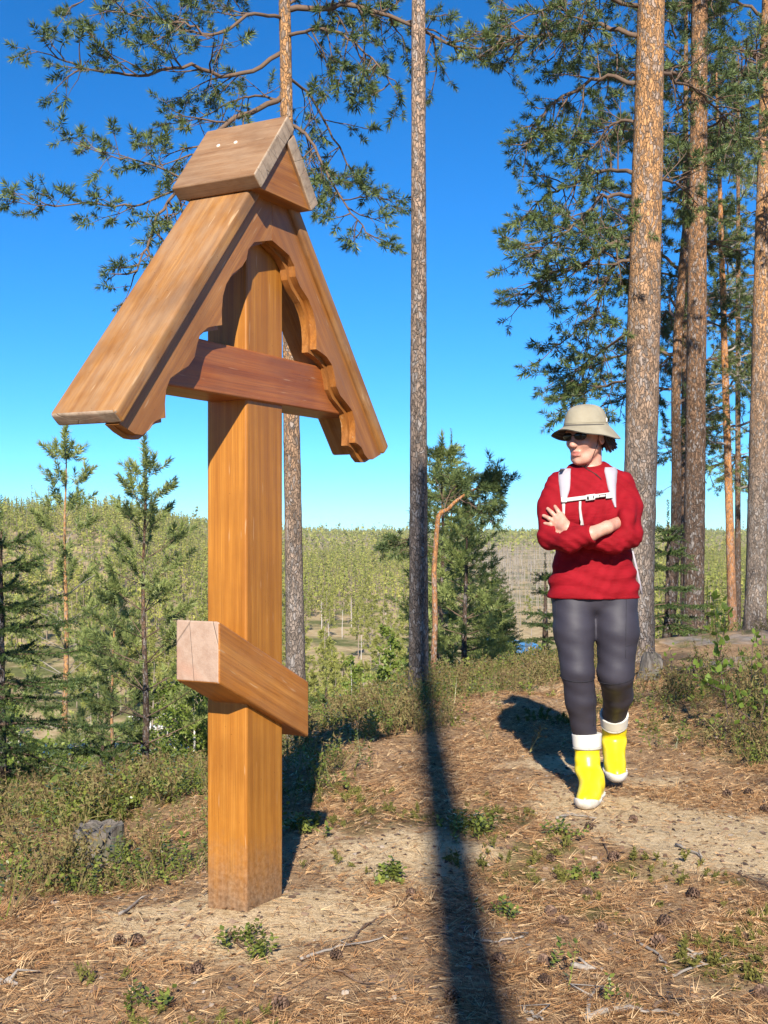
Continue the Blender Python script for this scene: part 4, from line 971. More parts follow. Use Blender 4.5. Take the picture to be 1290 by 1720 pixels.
# pine cones
def cone_mesh():
    V = []; T = []
    for i in range(46):
        t = i / 46; z = .036 * (t - .5); r_ = .014 * math.sin(math.pi * min(1, t * .9 + .12)) ** .7; a = i * 2.39996
        d = np.array([math.cos(a), math.sin(a), .25]); s = np.array([-math.sin(a), math.cos(a), 0]); c = np.array([0, 0, z]) + d * r_ * .3; m = len(V)
        V += [c - s * .003, c + s * .003, c + d * r_ + s * .0048 + [0, 0, .002], c + d * r_ - s * .0048 + [0, 0, .002], c + d * r_ * 1.05 + [0, 0, -.004]]
        T += [(m, m + 1, m + 2), (m, m + 2, m + 3), (m + 3, m + 2, m + 4), (m, m + 4, m + 1)]
    return mesh_np('pine_cone', V, T)
cone = cone_mesh(); k = NT('cone scales'); cone.materials.append(k.done(k.bsdf(k.ramp(k.island(), [(0, (.05, .028, .018)), (.6, (.12, .065, .04)), (1, (.24, .15, .10))]), .8)))
for px_, py_ in ((565, 1618), (837, 1622), (913, 1625), (1106, 1592), (925, 1540), (945, 1557), (1258, 1336), (1284, 1366), (1222, 1340), (985, 1508), (998, 1476), (1032, 1450), (1280, 1678), (915, 1660), (1118, 1560), (690, 1510), (1064, 1382), (990, 1395), (230, 1590), (200, 1588), (925, 1448), (1165, 1510), (760, 1690), (470, 1700), (330, 1640), (1010, 1570)):
    h_ = hit(px_, py_); o = bpy.data.objects.new('pine_cone', cone); col.objects.link(o); o.location = (h_[0], h_[1], h_[2] + .014); o.rotation_euler = (cr.uniform(1.1, 1.9), cr.uniform(-.4, .4), cr.random() * 6.28)
    s = cr.uniform(.8, 1.3); o.scale = (s, s, s); tag(o, 'open brown pine cone lying on the needle covered ground', 'pine cone', 'pine cones on the ground')

# stumps
def stump(c, r, h, label, mat, seed, jag=.15, lean=(0, 0)):
    t = thing('tree_stump', label, 'stump', c); k_ = 30; rings = 9; V = []
    for i in range(rings):
        u = i / (rings - 1)
        for j in range(k_):
            a = j * 6.283 / k_; ns = float(fbm(np.array([math.cos(a) * 2 + 5]), np.array([math.sin(a) * 2 + u * .6]), seed, 4)[0]) - .45; nj = float(vnoise(np.array([a * 3.0]), np.array([1.0]), seed)[0])
            rr_ = r * (1.35 - .35 * min(1, u * 2)) * (1 + .45 * ns); z = -.06 + (h + .06) * u * (1 - jag * nj)
            V.append((rr_ * math.cos(a) + lean[0] * u, rr_ * math.sin(a) + lean[1] * u, z))
    Q = [(i * k_ + j, i * k_ + (j + 1) % k_, (i + 1) * k_ + (j + 1) % k_, (i + 1) * k_ + j) for i in range(rings - 1) for j in range(k_)]
    link('trunk', mesh_np('trunk', V, None, Q), t, [mat], True)
    top = [V[(rings - 1) * k_ + j] for j in range(k_)]; mid = [(x * .5, y_ * .5, h * (.82 + .05 * math.sin(j * 2))) for j, (x, y_, z) in enumerate(top)]; TV = top + mid + [(lean[0], lean[1], h * .80)]
    TT = [(k_ + j, k_ + (j + 1) % k_, 2 * k_) for j in range(k_)]; TQ = [(j, (j + 1) % k_, k_ + (j + 1) % k_, k_ + j) for j in range(k_)]
    link('cut_top', mesh_np('cut_top', TV, TT, TQ), t, [mat], False); return t
k = NT('weathered stump wood'); v = k.coord('Object', (1, 1, .18)); n = k.noise(v, 40, 5, .7); n2 = k.noise(k.coord('Object'), 9, 4)
c_ = k.ramp(n, [(.3, (.04, .032, .025)), (.5, (.15, .125, .10)), (.75, (.28, .25, .21))]); c_ = k.mix(k.ramp(n2, [(.5, 0.0), (.66, .7)]), c_, (.075, .085, .035))
M_STUMP = k.done(k.bsdf(c_, .9, k.bump(n, .8, .02)))
h_ = hit(165, 1442); stump(h_, .10, .14, 'old grey tree stump overgrown by shrubs on the bank', M_STUMP, 13, .12)
h_ = hit(1085, 1142); stump(h_, .085, .26, 'splintered pale stump at the foot of the thickest pine', M_STUMP, 17, .55, (.05, 0))

# bare rock ledge under the pines
def ledge(cx, cy, lx, ly, hz, rot, label, seed, mat):
    n, m = 70, 46; u = np.linspace(-1, 1, n); v_ = np.linspace(-1, 1, m); U, W_ = np.meshgrid(u, v_, indexing='ij'); e = 1 - np.clip(np.abs(U) ** 2.6 + np.abs(W_) ** 2.6, 0, 1)
    X = U * lx; Yy = W_ * ly; wx = cx + X * math.cos(rot) - Yy * math.sin(rot); wy = cy + X * math.sin(rot) + Yy * math.cos(rot)
    lay = fbm(wx * 1.2, wy * 3.5, seed, 4); Z = g(wx, wy) - .06 + (e ** .45) * hz * (.55 + .9 * lay); Z += .025 * np.floor(lay * 7) / 7 * e
    V = np.stack([wx - cx, wy - cy, Z - gz(cx, cy)], -1).reshape(-1, 3); i = np.arange(n - 1)[:, None] * m; j = np.arange(m - 1)[None, :]
    Q = np.stack([i + j, i + m + j, i + m + j + 1, i + j + 1], -1).reshape(-1, 4); o = link('rock_ledge', mesh_np('rock_ledge', V, None, Q), None, [mat], True); o.location = (cx, cy, gz(cx, cy)); return tag(o, label, 'rock')
k = NT('lichen rock'); v = k.coord('Object', (1, 2.2, 1)); n = k.noise(v, 6, 6, .65); n2 = k.noise(k.coord('Object'), 38, 4, .7); n3 = k.noise(k.coord('Object'), 1.6, 4)
c_ = k.ramp(n, [(.3, (.07, .065, .06)), (.5, (.185, .165, .145)), (.72, (.30, .27, .235))]); c_ = k.mix(k.ramp(n3, [(.38, 0.0), (.54, .95)]), c_, (.30, .19, .10)); c_ = k.mix(k.ramp(k.noise(k.coord('Object'), 3.1, 4), [(.48, 0.0), (.60, .9)]), c_, (.095, .09, .03)); c_ = k.mix(k.ramp(n2, [(.58, 0.0), (.7, .5)]), c_, (.05, .045, .04))
M_ROCK = k.done(k.bsdf(c_, .9, k.bump(k.math('ADD', n, k.math('MULTIPLY', n2, .4)), .7, .03)))
ledge(3.2, 10.0, 1.1, .6, .08, .2, 'low grey rock ledge strewn with needles between the pines', 23, M_ROCK)
ledge(4.2, 12.5, 1.6, .9, .10, .1, 'flat shaded rock ledge under the orange topped pine', 29, M_ROCK)

# birch saplings with leaves one can pick apart
leaf_v, leaf_t = birch_leaf_proto(.040); leaf_me = mesh_np('leaf', leaf_v, leaf_t)
M_LEAF1 = mat_leaf('sapling leaves', [(.1, (.13, .20, .03)), (.5, (.20, .28, .045)), (.9, (.33, .40, .09))], .35, .45, 9, .2); leaf_me.materials.append(M_LEAF1)
M_STEM = mat_flat('sapling stem', (.085, .05, .04), .7, .3, 40)
def sapling(pxs, Y, r, label, nleaf, seed, twigs=(), size=1.0):
    rg = np.random.default_rng(seed); b = P(pxs[0][0], pxs[0][1], Y); b[2] = gz(b[0], b[1]); t = thing('birch_sapling', label, 'sapling', b)
    main = [np.array([0, 0, -.03])] + [P(a, c, Y + .02 * i) - b for i, (a, c) in enumerate(pxs[1:])]; segs = [np.array(main)]
    m = MB(); m.tube(main, np.linspace(r, .0016, len(main)), 6); m.build('stem', M_STEM, t)
    for tw in twigs:
        q = np.array([P(a, c, Y + d) - b for a, c, d in tw]); mm = MB(); mm.tube(q, np.linspace(r * .55, .0012, len(q)), 5); mm.build('twig', M_STEM, t); segs.append(q)
    lens = np.array([np.linalg.norm(np.diff(s, axis=0), axis=1).sum() for s in segs]); lens[0] *= .75
    for i in range(nleaf):
        s = segs[rg.choice(len(segs), p=lens / lens.sum())]; u = rg.uniform(.45 if s is segs[0] else .15, 1) * (len(s) - 1); j = min(int(u), len(s) - 2); c = s[j] + (s[j + 1] - s[j]) * (u - j)
        o = bpy.data.objects.new('leaf', leaf_me); col.objects.link(o); o.parent = t; o.location = c + rg.normal(size=3) * .018; o.rotation_euler = (rg.uniform(-.3, 1.3), rg.uniform(-.6, .6), rg.random() * 6.28); k_ = size * rg.uniform(.7, 1.25); o.scale = (k_, k_, k_)
    return t
sapling([(1222, 1283), (1217, 1230), (1223, 1205), (1216, 1160), (1208, 1110), (1202, 1050), (1196, 1000)], 6.5, .005, 'upright birch sapling with bright heart shaped leaves', 105, 1,
    [((1216, 1160, 0), (1190, 1150, .05), (1172, 1135, .05), (1165, 1120, .05)), ((1208, 1110, 0), (1216, 1060, .04), (1222, 1010, .05)), ((1220, 1190, 0), (1245, 1175, -.05), (1262, 1168, -.05)), ((1210, 1130, 0), (1232, 1122, .05), (1246, 1130, .05)), ((1218, 1240, 0), (1206, 1215, .02), (1195, 1205, .02))])
sapling([(1282, 1305), (1276, 1260), (1274, 1228), (1258, 1205), (1235, 1190)], 6.2, .006, 'dark bare forked sapling with few leaves beside the bank', 22, 2, [((1274, 1228, 0), (1285, 1180, .05), (1284, 1120, .08), (1278, 1058, .1)), ((1270, 1222, 0), (1240, 1210, -.05), (1222, 1200, -.05))], .8)
sapling([(1262, 1180), (1262, 1130), (1264, 1085), (1268, 1070)], 8.2, .004, 'small leafy birch shoot before the rock ledge', 22, 3, [((1262, 1130, 0), (1250, 1110, 0), (1248, 1095, 0)), ((1262, 1140, 0), (1274, 1125, 0), (1280, 1118, 0))])
sapling([(1208, 1265), (1204, 1235), (1194, 1205)], 6.7, .003, 'short leafy birch shoot beside the upright sapling', 9, 4)
sapling([(1130, 1140), (1128, 1110), (1126, 1092)], 9.0, .003, 'tiny birch shoot near the splintered stump', 8, 5, (), .8)
# ------------------------------------------------------------------ the wooden roofed cross
UA = R(28.3); eu = np.array([math.sin(UA), math.cos(UA), 0]); ev = np.array([-math.cos(UA), math.sin(UA), 0]); ez = np.array([0, 0, 1.])
PC = np.array([-.1155 * 3.65, 3.65, 0])           # near corner of the post
cross_o = PC + eu * .1 + ev * .075; cross_o[2] = gz(cross_o[0], cross_o[1])
cross = thing('wooden_cross', 'tall varnished wooden cross with a little gabled roof, slanted lower beam', 'cross', cross_o)
OR = ((.30, .105, .014), (.41, .162, .022), (.52, .235, .042))
M_POST = mat_wood('varnished post', *OR, weather=0, stain=.06)
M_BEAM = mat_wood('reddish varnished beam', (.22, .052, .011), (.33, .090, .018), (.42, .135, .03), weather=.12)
M_FOOTB = mat_wood('orange varnished beam', (.28, .092, .014), (.41, .150, .024), (.53, .225, .046), weather=.12)
M_ROOF = mat_wood('weathered roof board', (.24, .092, .022), (.37, .170, .046), (.48, .27, .105), weather=.55, rough=.55, coat=.1)
M_BARGE = mat_wood('carved gable board', (.25, .085, .015), (.38, .145, .027), (.50, .22, .055), weather=.15)
M_CAP = mat_wood('weathered cap board', (.17, .08, .036), (.27, .145, .07), (.35, .22, .12), weather=.6, rough=.6, coat=.05)
M_END = mat_endgrain('pale end grain', (.38, .265, .195), (.30, .19, .13))
M_END2 = mat_endgrain('cracked grey end grain', (.36, .27, .19), (.20, .14, .09), (1, 26, 5))
def part(name, frame, verts_faces, mats, bevel=.007, end_axis=None, parent=None):
    """mesh given in a local frame (origin, x, y, z); grain runs along local x"""
    o_, ax, ay, az_ = frame; V, F = verts_faces
    me = bpy.data.meshes.new(name); me.from_pydata([tuple(v) for v in V], [], F); me.update()
    ob = bpy.data.objects.new(name, me); col.objects.link(ob)
    for m in mats: me.materials.append(m)
    Mx = Matrix(((ax[0], ay[0], az_[0], o_[0]), (ax[1], ay[1], az_[1], o_[1]), (ax[2], ay[2], az_[2], o_[2]), (0, 0, 0, 1)))
    par = parent or cross; ob.parent = par; ob.matrix_parent_inverse = Matrix.Identity(4)
    pm = Matrix.Translation(Vector(cross_o)) if par is cross else Matrix.Translation(Vector(cross_o)) @ par.matrix_basis
    ob.matrix_basis = pm.inverted() @ Mx
    if end_axis is not None and len(mats) > 1:
        for p in me.polygons:
            if abs(p.normal[end_axis]) > .8: p.material_index = 1
    if bevel:
        b = ob.modifiers.new('bevel', 'BEVEL'); b.width = bevel; b.segments = 3; b.limit_method = 'ANGLE'; b.angle_limit = R(25); b.harden_normals = False
        me.polygons.foreach_set('use_smooth', np.ones(len(me.polygons), bool))
        es = ob.modifiers.new('flat', 'WEIGHTED_NORMAL'); es.keep_sharp = True
    return ob
def box(x0, x1, y0, y1, z0, z1):
    V = [(a, b, c) for c in (z0, z1) for a, b in ((x0, y0), (x1, y0), (x1, y1), (x0, y1))]
    return V, [(0, 3, 2, 1), (4, 5, 6, 7), (0, 1, 5, 4), (1, 2, 6, 5), (2, 3, 7, 6), (3, 0, 4, 7)]
def prism(poly, z0, z1):
    n = len(poly); a = sum(poly[i][0] * poly[(i + 1) % n][1] - poly[(i + 1) % n][0] * poly[i][1] for i in range(n))
    if a < 0: poly = poly[::-1]
    V = [(p[0], p[1], z0) for p in poly] + [(p[0], p[1], z1) for p in poly]
    return V, [tuple(range(n))[::-1], tuple(range(n, 2 * n))] + [(i, (i + 1) % n, n + (i + 1) % n, n + i) for i in range(n)]
def at(u, q, z): return PC + eu * u - ev * q + ez * z          # u along the arms, q out of the front face
def uz(px, py, q):
    o_ = at(0, q, 0); t = (px - 645) / FPX
    u = (t * o_[1] - o_[0]) / (eu[0] - t * eu[1]); Y = o_[1] + eu[1] * u
    return u, EYE + (890 - py) / FPX * Y
WU, WV = .2047, .151
part('post', (at(0, 0, 0), ez, eu, ev), box(-.25, 2.28, 0, WU, 0, WV), [M_POST], .009)
# upper arm
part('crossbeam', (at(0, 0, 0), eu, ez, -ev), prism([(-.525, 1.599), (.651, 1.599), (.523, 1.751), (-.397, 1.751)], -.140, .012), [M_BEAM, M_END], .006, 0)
# slanted lower arm
a0, z0 = uz(368, 1040, .03); a1, z1 = uz(519, 1142, .03); _, z2 = uz(370, 1148, .03); _, z3 = uz(518, 1233, .03)
hh = ((z0 - z2) + (z1 - z3)) / 2; sl_ = (z1 - z0) / (a1 - a0); sx_ = math.atan(sl_)
ex = eu * math.cos(sx_) + ez * math.sin(sx_); ey = -eu * math.sin(sx_) + ez * math.cos(sx_)
def loc2(u, z): d = (u - a0) * math.cos(sx_) + (z - z2) * math.sin(sx_), -(u - a0) * math.sin(sx_) + (z - z2) * math.cos(sx_); return d
poly = [loc2(a0, z2), loc2(a1, z2 + sl_ * (a1 - a0)), loc2(a1, z2 + hh + sl_ * (a1 - a0)), loc2(a0, z2 + hh)]
fbm_o = part('slanted_beam', (at(a0, 0, z2), ex, ey, -ev), prism(poly, -.129, .03), [M_FOOTB, M_END], .007)
for p in fbm_o.data.polygons:
    nw = np.array(p.normal); d = nw[0] * ex + nw[1] * ey - nw[2] * ev
    if abs(d @ eu) > .9: p.material_index = 1
fbm_o['label'] = 'slanted lower beam with a pale sawn end'
# roof boards
UC = .063; ZE = 1.502; UE = -.68; SLP = math.atan2(2.386 - ZE, UC - UE); cs, sn = math.cos(SLP), math.sin(SLP); LR = (UC - UE) / cs; TH = .047
lb = (at(UE, 0, ZE), eu * cs + ez * sn, -eu * sn + ez * cs, -ev); rb_ = (at(2 * UC - UE, 0, ZE), -eu * cs + ez * sn, eu * sn + ez * cs, ev)
part('roof_board', lb, box(0, LR - .004, -TH, 0, -.155, .07), [M_ROOF, M_END2], .010, 0)
part('roof_board', rb_, box(0, LR - .045, -TH, 0, -.067, .153), [M_ROOF, M_END2], .010, 0)
# carved gable boards under the roof
ZP = [(262, 1043), (300, 1083), (335, 1106), (362, 1110), (386, 1092), (402, 1066), (420, 1056), (440, 1052), (438, 1005), (442, 955), (456, 918), (490, 893), (518, 876), (538, 846), (547, 802), (558, 768), (583, 746), (606, 741), (631, 738), (630, 690), (634, 640), (645, 600), (665, 566), (698, 540), (714, 515), (720, 482), (740, 457), (785, 445)]
def carve(q, push, end_push):
    pts = [uz(60 + x / 2.016, 180 + y / 2.016, q) for x, y in ZP]; out = []
    for i, (u, z) in enumerate(pts):
        s = 0 if i == 0 else push
        u2 = u + s * sn; z2_ = z - s * cs
        out.append((min(u2, UC - .0008), z2_))
    out[-1] = (UC - .0008, out[-1][1] + (0 if not push else .006))
    res = []
    for u, z in out:
        s_, t_ = (u - UE) * cs + (z - ZE) * sn, -(u - UE) * sn + (z - ZE) * cs; t_ = min(t_, -TH - .0012)
        res.append((min(UE + s_ * cs - t_ * sn, UC - .0008), ZE + s_ * sn + t_ * cs))
    return res
def outer(): 
    d = TH + .001; return [(UC - .0008, 2.386 - d / cs), (UE + d * sn + .0, ZE - d * cs)]
def slopec(p): return ((p[0] - UE) * cs + (p[1] - ZE) * sn, -(p[0] - UE) * sn + (p[1] - ZE) * cs)
for nm, q0, q1, push in (('gable_board', .028, .052, 0), ('gable_trim', .0035, .0275, .016)):
    pg = [slopec(p) for p in outer()[:1]] + [slopec(outer()[1])] + [slopec(p) for p in carve(.052, push, 0)]
    part(nm, lb, prism(pg, q0, q1), [M_BARGE], .004)
    part(nm, rb_, prism([(a, b) for a, b in pg], -q1, -q0), [M_BARGE], .004)
# ridge cap
CU, CZ, CE, CEZ, CT = .05, 2.469, -.133, 2.239, .052; cang = math.atan2(CZ - CEZ, CU - CE); cc_, cs_ = math.cos(cang), math.sin(cang); CL = (CU - CE) / cc_
capL = (at(CE, 0, CEZ), -ev, eu * cc_ + ez * cs_, np.cross(-ev, eu * cc_ + ez * cs_)); sgn = 1 if capL[3][2] > 0 else -1
zz_ = (-CT, 0) if sgn > 0 else (0, CT)
cl_ = part('cap_board', capL, box(-.186, .12, 0, CL - .003, *zz_), [M_CAP, M_END2], .006, 0)
capR = (at(2 * CU - CE, 0, CEZ), -ev, -eu * cc_ + ez * cs_, np.cross(-ev, -eu * cc_ + ez * cs_)); sgn2 = 1 if capR[3][2] > 0 else -1
zz_ = (-CT, 0) if sgn2 > 0 else (0, CT)
part('cap_board', capR, box(-.184, .118, 0, CL - CT / math.tan(math.pi / 2 - cang + .001) * .95, *zz_), [M_CAP, M_END2], .006, 0)
dz_ = CT / cc_; du_ = CT / cs_
tri = [(CE + CT * cs_ * .98, CEZ - CT * cc_ + .004), (2 * CU - CE - CT * cs_ * .98, CEZ - CT * cc_ + .004), (CU, CZ - dz_ - .002)]
tri = [(u - CU, z - CEZ) for u, z in tri]
part('cap_gable', (at(CU, 0, CEZ), eu, ez, -ev), prism(tri, -.17, .108), [M_BARGE], .003)
# wooden plugs over the screws in the cap
for k_ in (-.095, -.03):
    c = at(CE, k_, CEZ) + (eu * cc_ + ez * cs_) * .19; nrm_ = -eu * cs_ + ez * cc_
    mm = MB(); mm.tube([c - cross_o - nrm_ * .004, c - cross_o + nrm_ * .0025], [.0065, .006], 10); mm.build('plug', mat_flat('pale plug', (.72, .63, .52), .7, .1), cross)
# ------------------------------------------------------------------ signed-distance modelling for the walker
class Field:
    def __init__(s, lo, hi, h):
        s.lo = np.array(lo, float); s.h = h; s.n = np.ceil((np.array(hi) - s.lo) / h).astype(int) + 1; s.D = np.full(s.n, .2, np.float32)
    def region(s, lo, hi):
        a = np.clip(np.floor((np.asarray(lo) - s.lo) / s.h).astype(int), 0, s.n); b = np.clip(np.ceil((np.asarray(hi) - s.lo) / s.h).astype(int) + 1, 0, s.n)
        ax = [s.lo[i] + s.h * np.arange(a[i], b[i]) for i in range(3)]
        return tuple(slice(a[i], b[i]) for i in range(3)), np.meshgrid(*ax, indexing='ij')
    def blend(s, sl, d, k, cut=False):
        a = s.D[sl]; d = d.astype(np.float32)
        if cut: 
            d = -d; h = np.clip(k - np.abs(a - d), 0, None) / max(k, 1e-6); s.D[sl] = np.maximum(a, d) + h * h * k * .25
        else:
            h = np.clip(k - np.abs(a - d), 0, None) / max(k, 1e-6); s.D[sl] = np.minimum(a, d) - h * h * k * .25
    def cone(s, a, b, ra, rb, k=.01, cut=False, flat=None):
        a = np.asarray(a, float); b = np.asarray(b, float); m = max(ra, rb) + k + 3 * s.h
        sl, (X, Y, Z) = s.region(np.minimum(a, b) - m, np.maximum(a, b) + m)
        if X.size == 0: return
        ba = b - a; t = np.clip(((X - a[0]) * ba[0] + (Y - a[1]) * ba[1] + (Z - a[2]) * ba[2]) / max(ba @ ba, 1e-9), 0, 1)
        d = np.sqrt((X - a[0] - t * ba[0]) ** 2 + (Y - a[1] - t * ba[1]) ** 2 + (Z - a[2] - t * ba[2]) ** 2) - (ra + (rb - ra) * t)
        s.blend(sl, d, k, cut)
    def chain(s, pts, rad, k=.01):
        for i in range(len(pts) - 1): s.cone(pts[i], pts[i + 1], rad[i], rad[i + 1], k)
    def ell(s, c, r, k=.01, M=None, cut=False):
        c = np.asarray(c, float); r = np.asarray(r, float); m = r.max() + k + 3 * s.h; sl, (X, Y, Z) = s.region(c - m, c + m)
        if X.size == 0: return
        p = np.stack([X - c[0], Y - c[1], Z - c[2]], -1)
        if M is not None: p = p @ M                          # world -> local (columns of M are the local axes)
        k0 = np.linalg.norm(p / r, axis=-1); k1 = np.linalg.norm(p / (r * r), axis=-1) + 1e-9
        s.blend(sl, k0 * (k0 - 1) / k1, k, cut)
    def loft(s, rows, k=.01):
        """rows: z, cx, cy, rx, ry (elliptic sections)"""
        rows = sorted(rows); R_ = np.array(rows); m = .03 + k
        lo = [(R_[:, 1] - R_[:, 3]).min() - m, (R_[:, 2] - R_[:, 4]).min() - m, R_[0, 0] - m]; hi = [(R_[:, 1] + R_[:, 3]).max() + m, (R_[:, 2] + R_[:, 4]).max() + m, R_[-1, 0] + m]
        sl, (X, Y, Z) = s.region(lo, hi); zz = Z[0, 0, :]; f = lambda j: np.interp(zz, R_[:, 0], R_[:, j])[None, None, :]
        cx, cy, rx, ry = f(1), f(2), f(3), f(4)
        px_ = (X - cx) / rx; py_ = (Y - cy) / ry; k0 = (np.abs(px_) ** 2.3 + np.abs(py_) ** 2.3) ** (1 / 2.3)
        d = (k0 - 1) * np.minimum(rx, ry); d = np.maximum(d, np.maximum(R_[0, 0] - Z, Z - R_[-1, 0])); s.blend(sl, d, k)
    def half(s, p, n, k=.0):
        """keep the side n points away from"""
        p = np.asarray(p, float); n = unit(np.asarray(n, float)); ax = [s.lo[i] + s.h * np.arange(s.n[i]) for i in range(3)]
        d = ((ax[0] - p[0]) * n[0])[:, None, None] + ((ax[1] - p[1]) * n[1])[None, :, None] + ((ax[2] - p[2]) * n[2])[None, None, :]
        s.D = np.maximum(s.D, d.astype(np.float32))
    def half_local(s, p, n, rad):
        p = np.asarray(p, float); n = unit(np.asarray(n, float)); sl, (X, Y, Z) = s.region(p - rad, p + rad)
        d = (X - p[0]) * n[0] + (Y - p[1]) * n[1] + (Z - p[2]) * n[2]; r_ = np.sqrt((X - p[0]) ** 2 + (Y - p[1]) ** 2 + (Z - p[2]) ** 2)
        a = s.D[sl]; s.D[sl] = np.where((r_ < rad) & (d > -s.h * 2), np.maximum(a, d), a).astype(np.float32)
    def warp(s, f, sl=None):
        ax = [s.lo[i] + s.h * np.arange(s.n[i]) for i in range(3)]; X, Y, Z = np.meshgrid(*ax, indexing='ij'); m = np.abs(s.D) < .03
        s.D[m] += f(X[m], Y[m], Z[m]).astype(np.float32)
    def at(s, p):
        q = (np.asarray(p, float) - s.lo) / s.h; q = np.clip(q, 0, s.n - 1.001); i = q.astype(int); f = q - i; D = s.D; r = 0
        for dx in (0, 1):
            for dy in (0, 1):
                for dz in (0, 1):
                    r = r + D[i[..., 0] + dx, i[..., 1] + dy, i[..., 2] + dz] * abs(1 - dx - f[..., 0]) * abs(1 - dy - f[..., 1]) * abs(1 - dz - f[..., 2])
        return r
    def mesh(s, name):
        D = s.D; I = D < 0; nx, ny, nz = D.shape
        cs = [(a, b, c) for a in (0, 1) for b in (0, 1) for c in (0, 1)]
        cnt = sum(I[a:nx - 1 + a, b:ny - 1 + b, c:nz - 1 + c].astype(np.int8) for a, b, c in cs); act = (cnt > 0) & (cnt < 8)
        ci, cj, ck = np.nonzero(act); idx = np.full(act.shape, -1, np.int32); idx[ci, cj, ck] = np.arange(len(ci))
        acc = np.zeros((len(ci), 3)); num = np.zeros(len(ci))
        for a, b, c in cs:
            for ax_ in range(3):
                if (a, b, c)[ax_]: continue
                e = [a, b, c]; e[ax_] = 1; d0 = D[ci + a, cj + b, ck + c]; d1 = D[ci + e[0], cj + e[1], ck + e[2]]; m = (d0 < 0) != (d1 < 0)
                t = np.where(m, d0 / np.where(m, d0 - d1, 1), 0); p = np.stack([np.full(len(ci), a, float), np.full(len(ci), b, float), np.full(len(ci), c, float)], -1); p[:, ax_] += t
                acc += p * m[:, None]; num += m
        V = s.lo + s.h * (np.stack([ci, cj, ck], -1) + acc / num[:, None]); Qs = []
        for ax_ in range(3):
            sh = [slice(None)] * 3; sh2 = [slice(None)] * 3; sh[ax_] = slice(0, -1); sh2[ax_] = slice(1, None); m = I[tuple(sh)] != I[tuple(sh2)]
            o1, o2 = [(1, 2), (2, 0), (0, 1)][ax_]
            e = np.array(np.nonzero(m)); ok = (e[o1] > 0) & (e[o2] > 0) & (e[o1] < s.n[o1] - 1) & (e[o2] < s.n[o2] - 1); e = e[:, ok]
            def cell(d1, d2): q = e.copy(); q[o1] -= d1; q[o2] -= d2; return idx[q[0], q[1], q[2]]
            q = np.stack([cell(1, 1), cell(0, 1), cell(0, 0), cell(1, 0)], -1); fl = I[e[0], e[1], e[2]]; q[~fl] = q[~fl][:, ::-1]; Qs.append(q)
        Q = np.vstack(Qs); Q = Q[(Q >= 0).all(1)]
        return mesh_np(name, V, None, Q)
    def build(s, name, mat, parent, off=(0, 0, 0)):
        me = s.mesh(name); me.transform(Matrix.Translation(-Vector(off))); o = link(name, me, parent, [mat], True)
        return o

Y0 = 5.28
def B(px, py, dy=0.0): return P(px, py, Y0 + dy)
feet = np.array([.93, 5.30, 0.0])
person = thing('person', 'person in red top and yellow rubber boots walking with arms crossed', 'person', feet)

# ---- materials
k = NT('skin'); n = k.noise(k.coord('Object'), 40, 3); skc = k.ramp(n, [(.3, (.47, .235, .165)), (.7, (.56, .30, .22))]); SKIN_K = k; SKIN_C = skc
M_SKIN = k.done(k.bsdf(skc, .5, None, Subsurface_Weight=.12, Subsurface_Scale=.01))
k = NT('red wool'); v = k.coord('Object'); n = k.noise(v, 420, 2, .6); n2 = k.noise(v, 14, 4); wr = k.noise(k.coord('Object', (1.0, 1.0, 3.6)), 11, 4, .55, .8)
M_RED = k.done(k.bsdf(k.ramp(n2, [(.3, (.20, .0045, .009)), (.7, (.265, .007, .014))]), .8, k.bump(k.math('ADD', k.math('MULTIPLY', n, .12), wr), .30, .02), Specular_IOR_Level=.12))
k = NT('dark leggings'); v = k.coord('Object'); n = k.noise(v, 500, 2); wr = k.noise(k.coord('Object', (1, 1, 3)), 16, 3, .5, .5)
M_LEG = k.done(k.bsdf(k.ramp(k.noise(v, 6, 3), [(.3, (.024, .021, .030)), (.7, (.036, .032, .044))]), .6, k.bump(k.math('ADD', k.math('MULTIPLY', n, .15), wr), .07, .012), Specular_IOR_Level=.35))
M_SEAM = mat_flat('dark seam', (.014, .013, .018), .8)
k = NT('yellow rubber'); v = k.coord('Object'); n = k.noise(v, 9, 3); M_YEL = k.done(k.bsdf(k.ramp(n, [(.3, (.80, .60, .005)), (.7, (.86, .68, .01))]), .38, k.bump(k.noise(v, 24, 3), .12, .01), Coat_Weight=.15, Coat_Roughness=.25))
k = NT('off white rubber'); v = k.coord('Object'); n = k.noise(v, 22, 4, .7); M_WHT = k.done(k.bsdf(k.ramp(n, [(.3, (.46, .40, .31)), (.55, (.62, .58, .51))]), .6))
M_CUFF = mat_flat('cream boot lining', (.62, .58, .50), .75, .06, 30)
k = NT('khaki hat cloth'); v = k.coord('Object'); n = k.noise(v, 600, 2); w1 = k.noise(k.coord('Object', (1, 1, 2.5)), 20, 3, .5, .6); M_HAT = k.done(k.bsdf(k.ramp(k.noise(v, 12, 3), [(.3, (.26, .225, .155)), (.7, (.32, .28, .20))]), .85, k.bump(k.math('ADD', k.math('MULTIPLY', n, .15), w1), .3, .01)))
M_HATD = mat_flat('hat brim lining', (.085, .075, .06), .9)
M_LENS = mat_flat('dark lens', (.010, .009, .009), .12, .05)
M_HAIR = mat_flat('dark brown hair', (.028, .016, .013), .45, .3, 60)
M_STRAP = mat_flat('pale grey strap', (.36, .33, .36), .8, .07, 60, .2); M_STRAPW = mat_flat('off white webbing', (.52, .49, .45), .8, .06, 200, .2); M_BAG = mat_flat('grey backpack cloth', (.40, .38, .40), .8, .1, 50, .3)
M_CORD = mat_flat('dark cord', (.025, .018, .015), .7)
M_BUCK = mat_flat('pale buckle', (.62, .60, .57), .4)

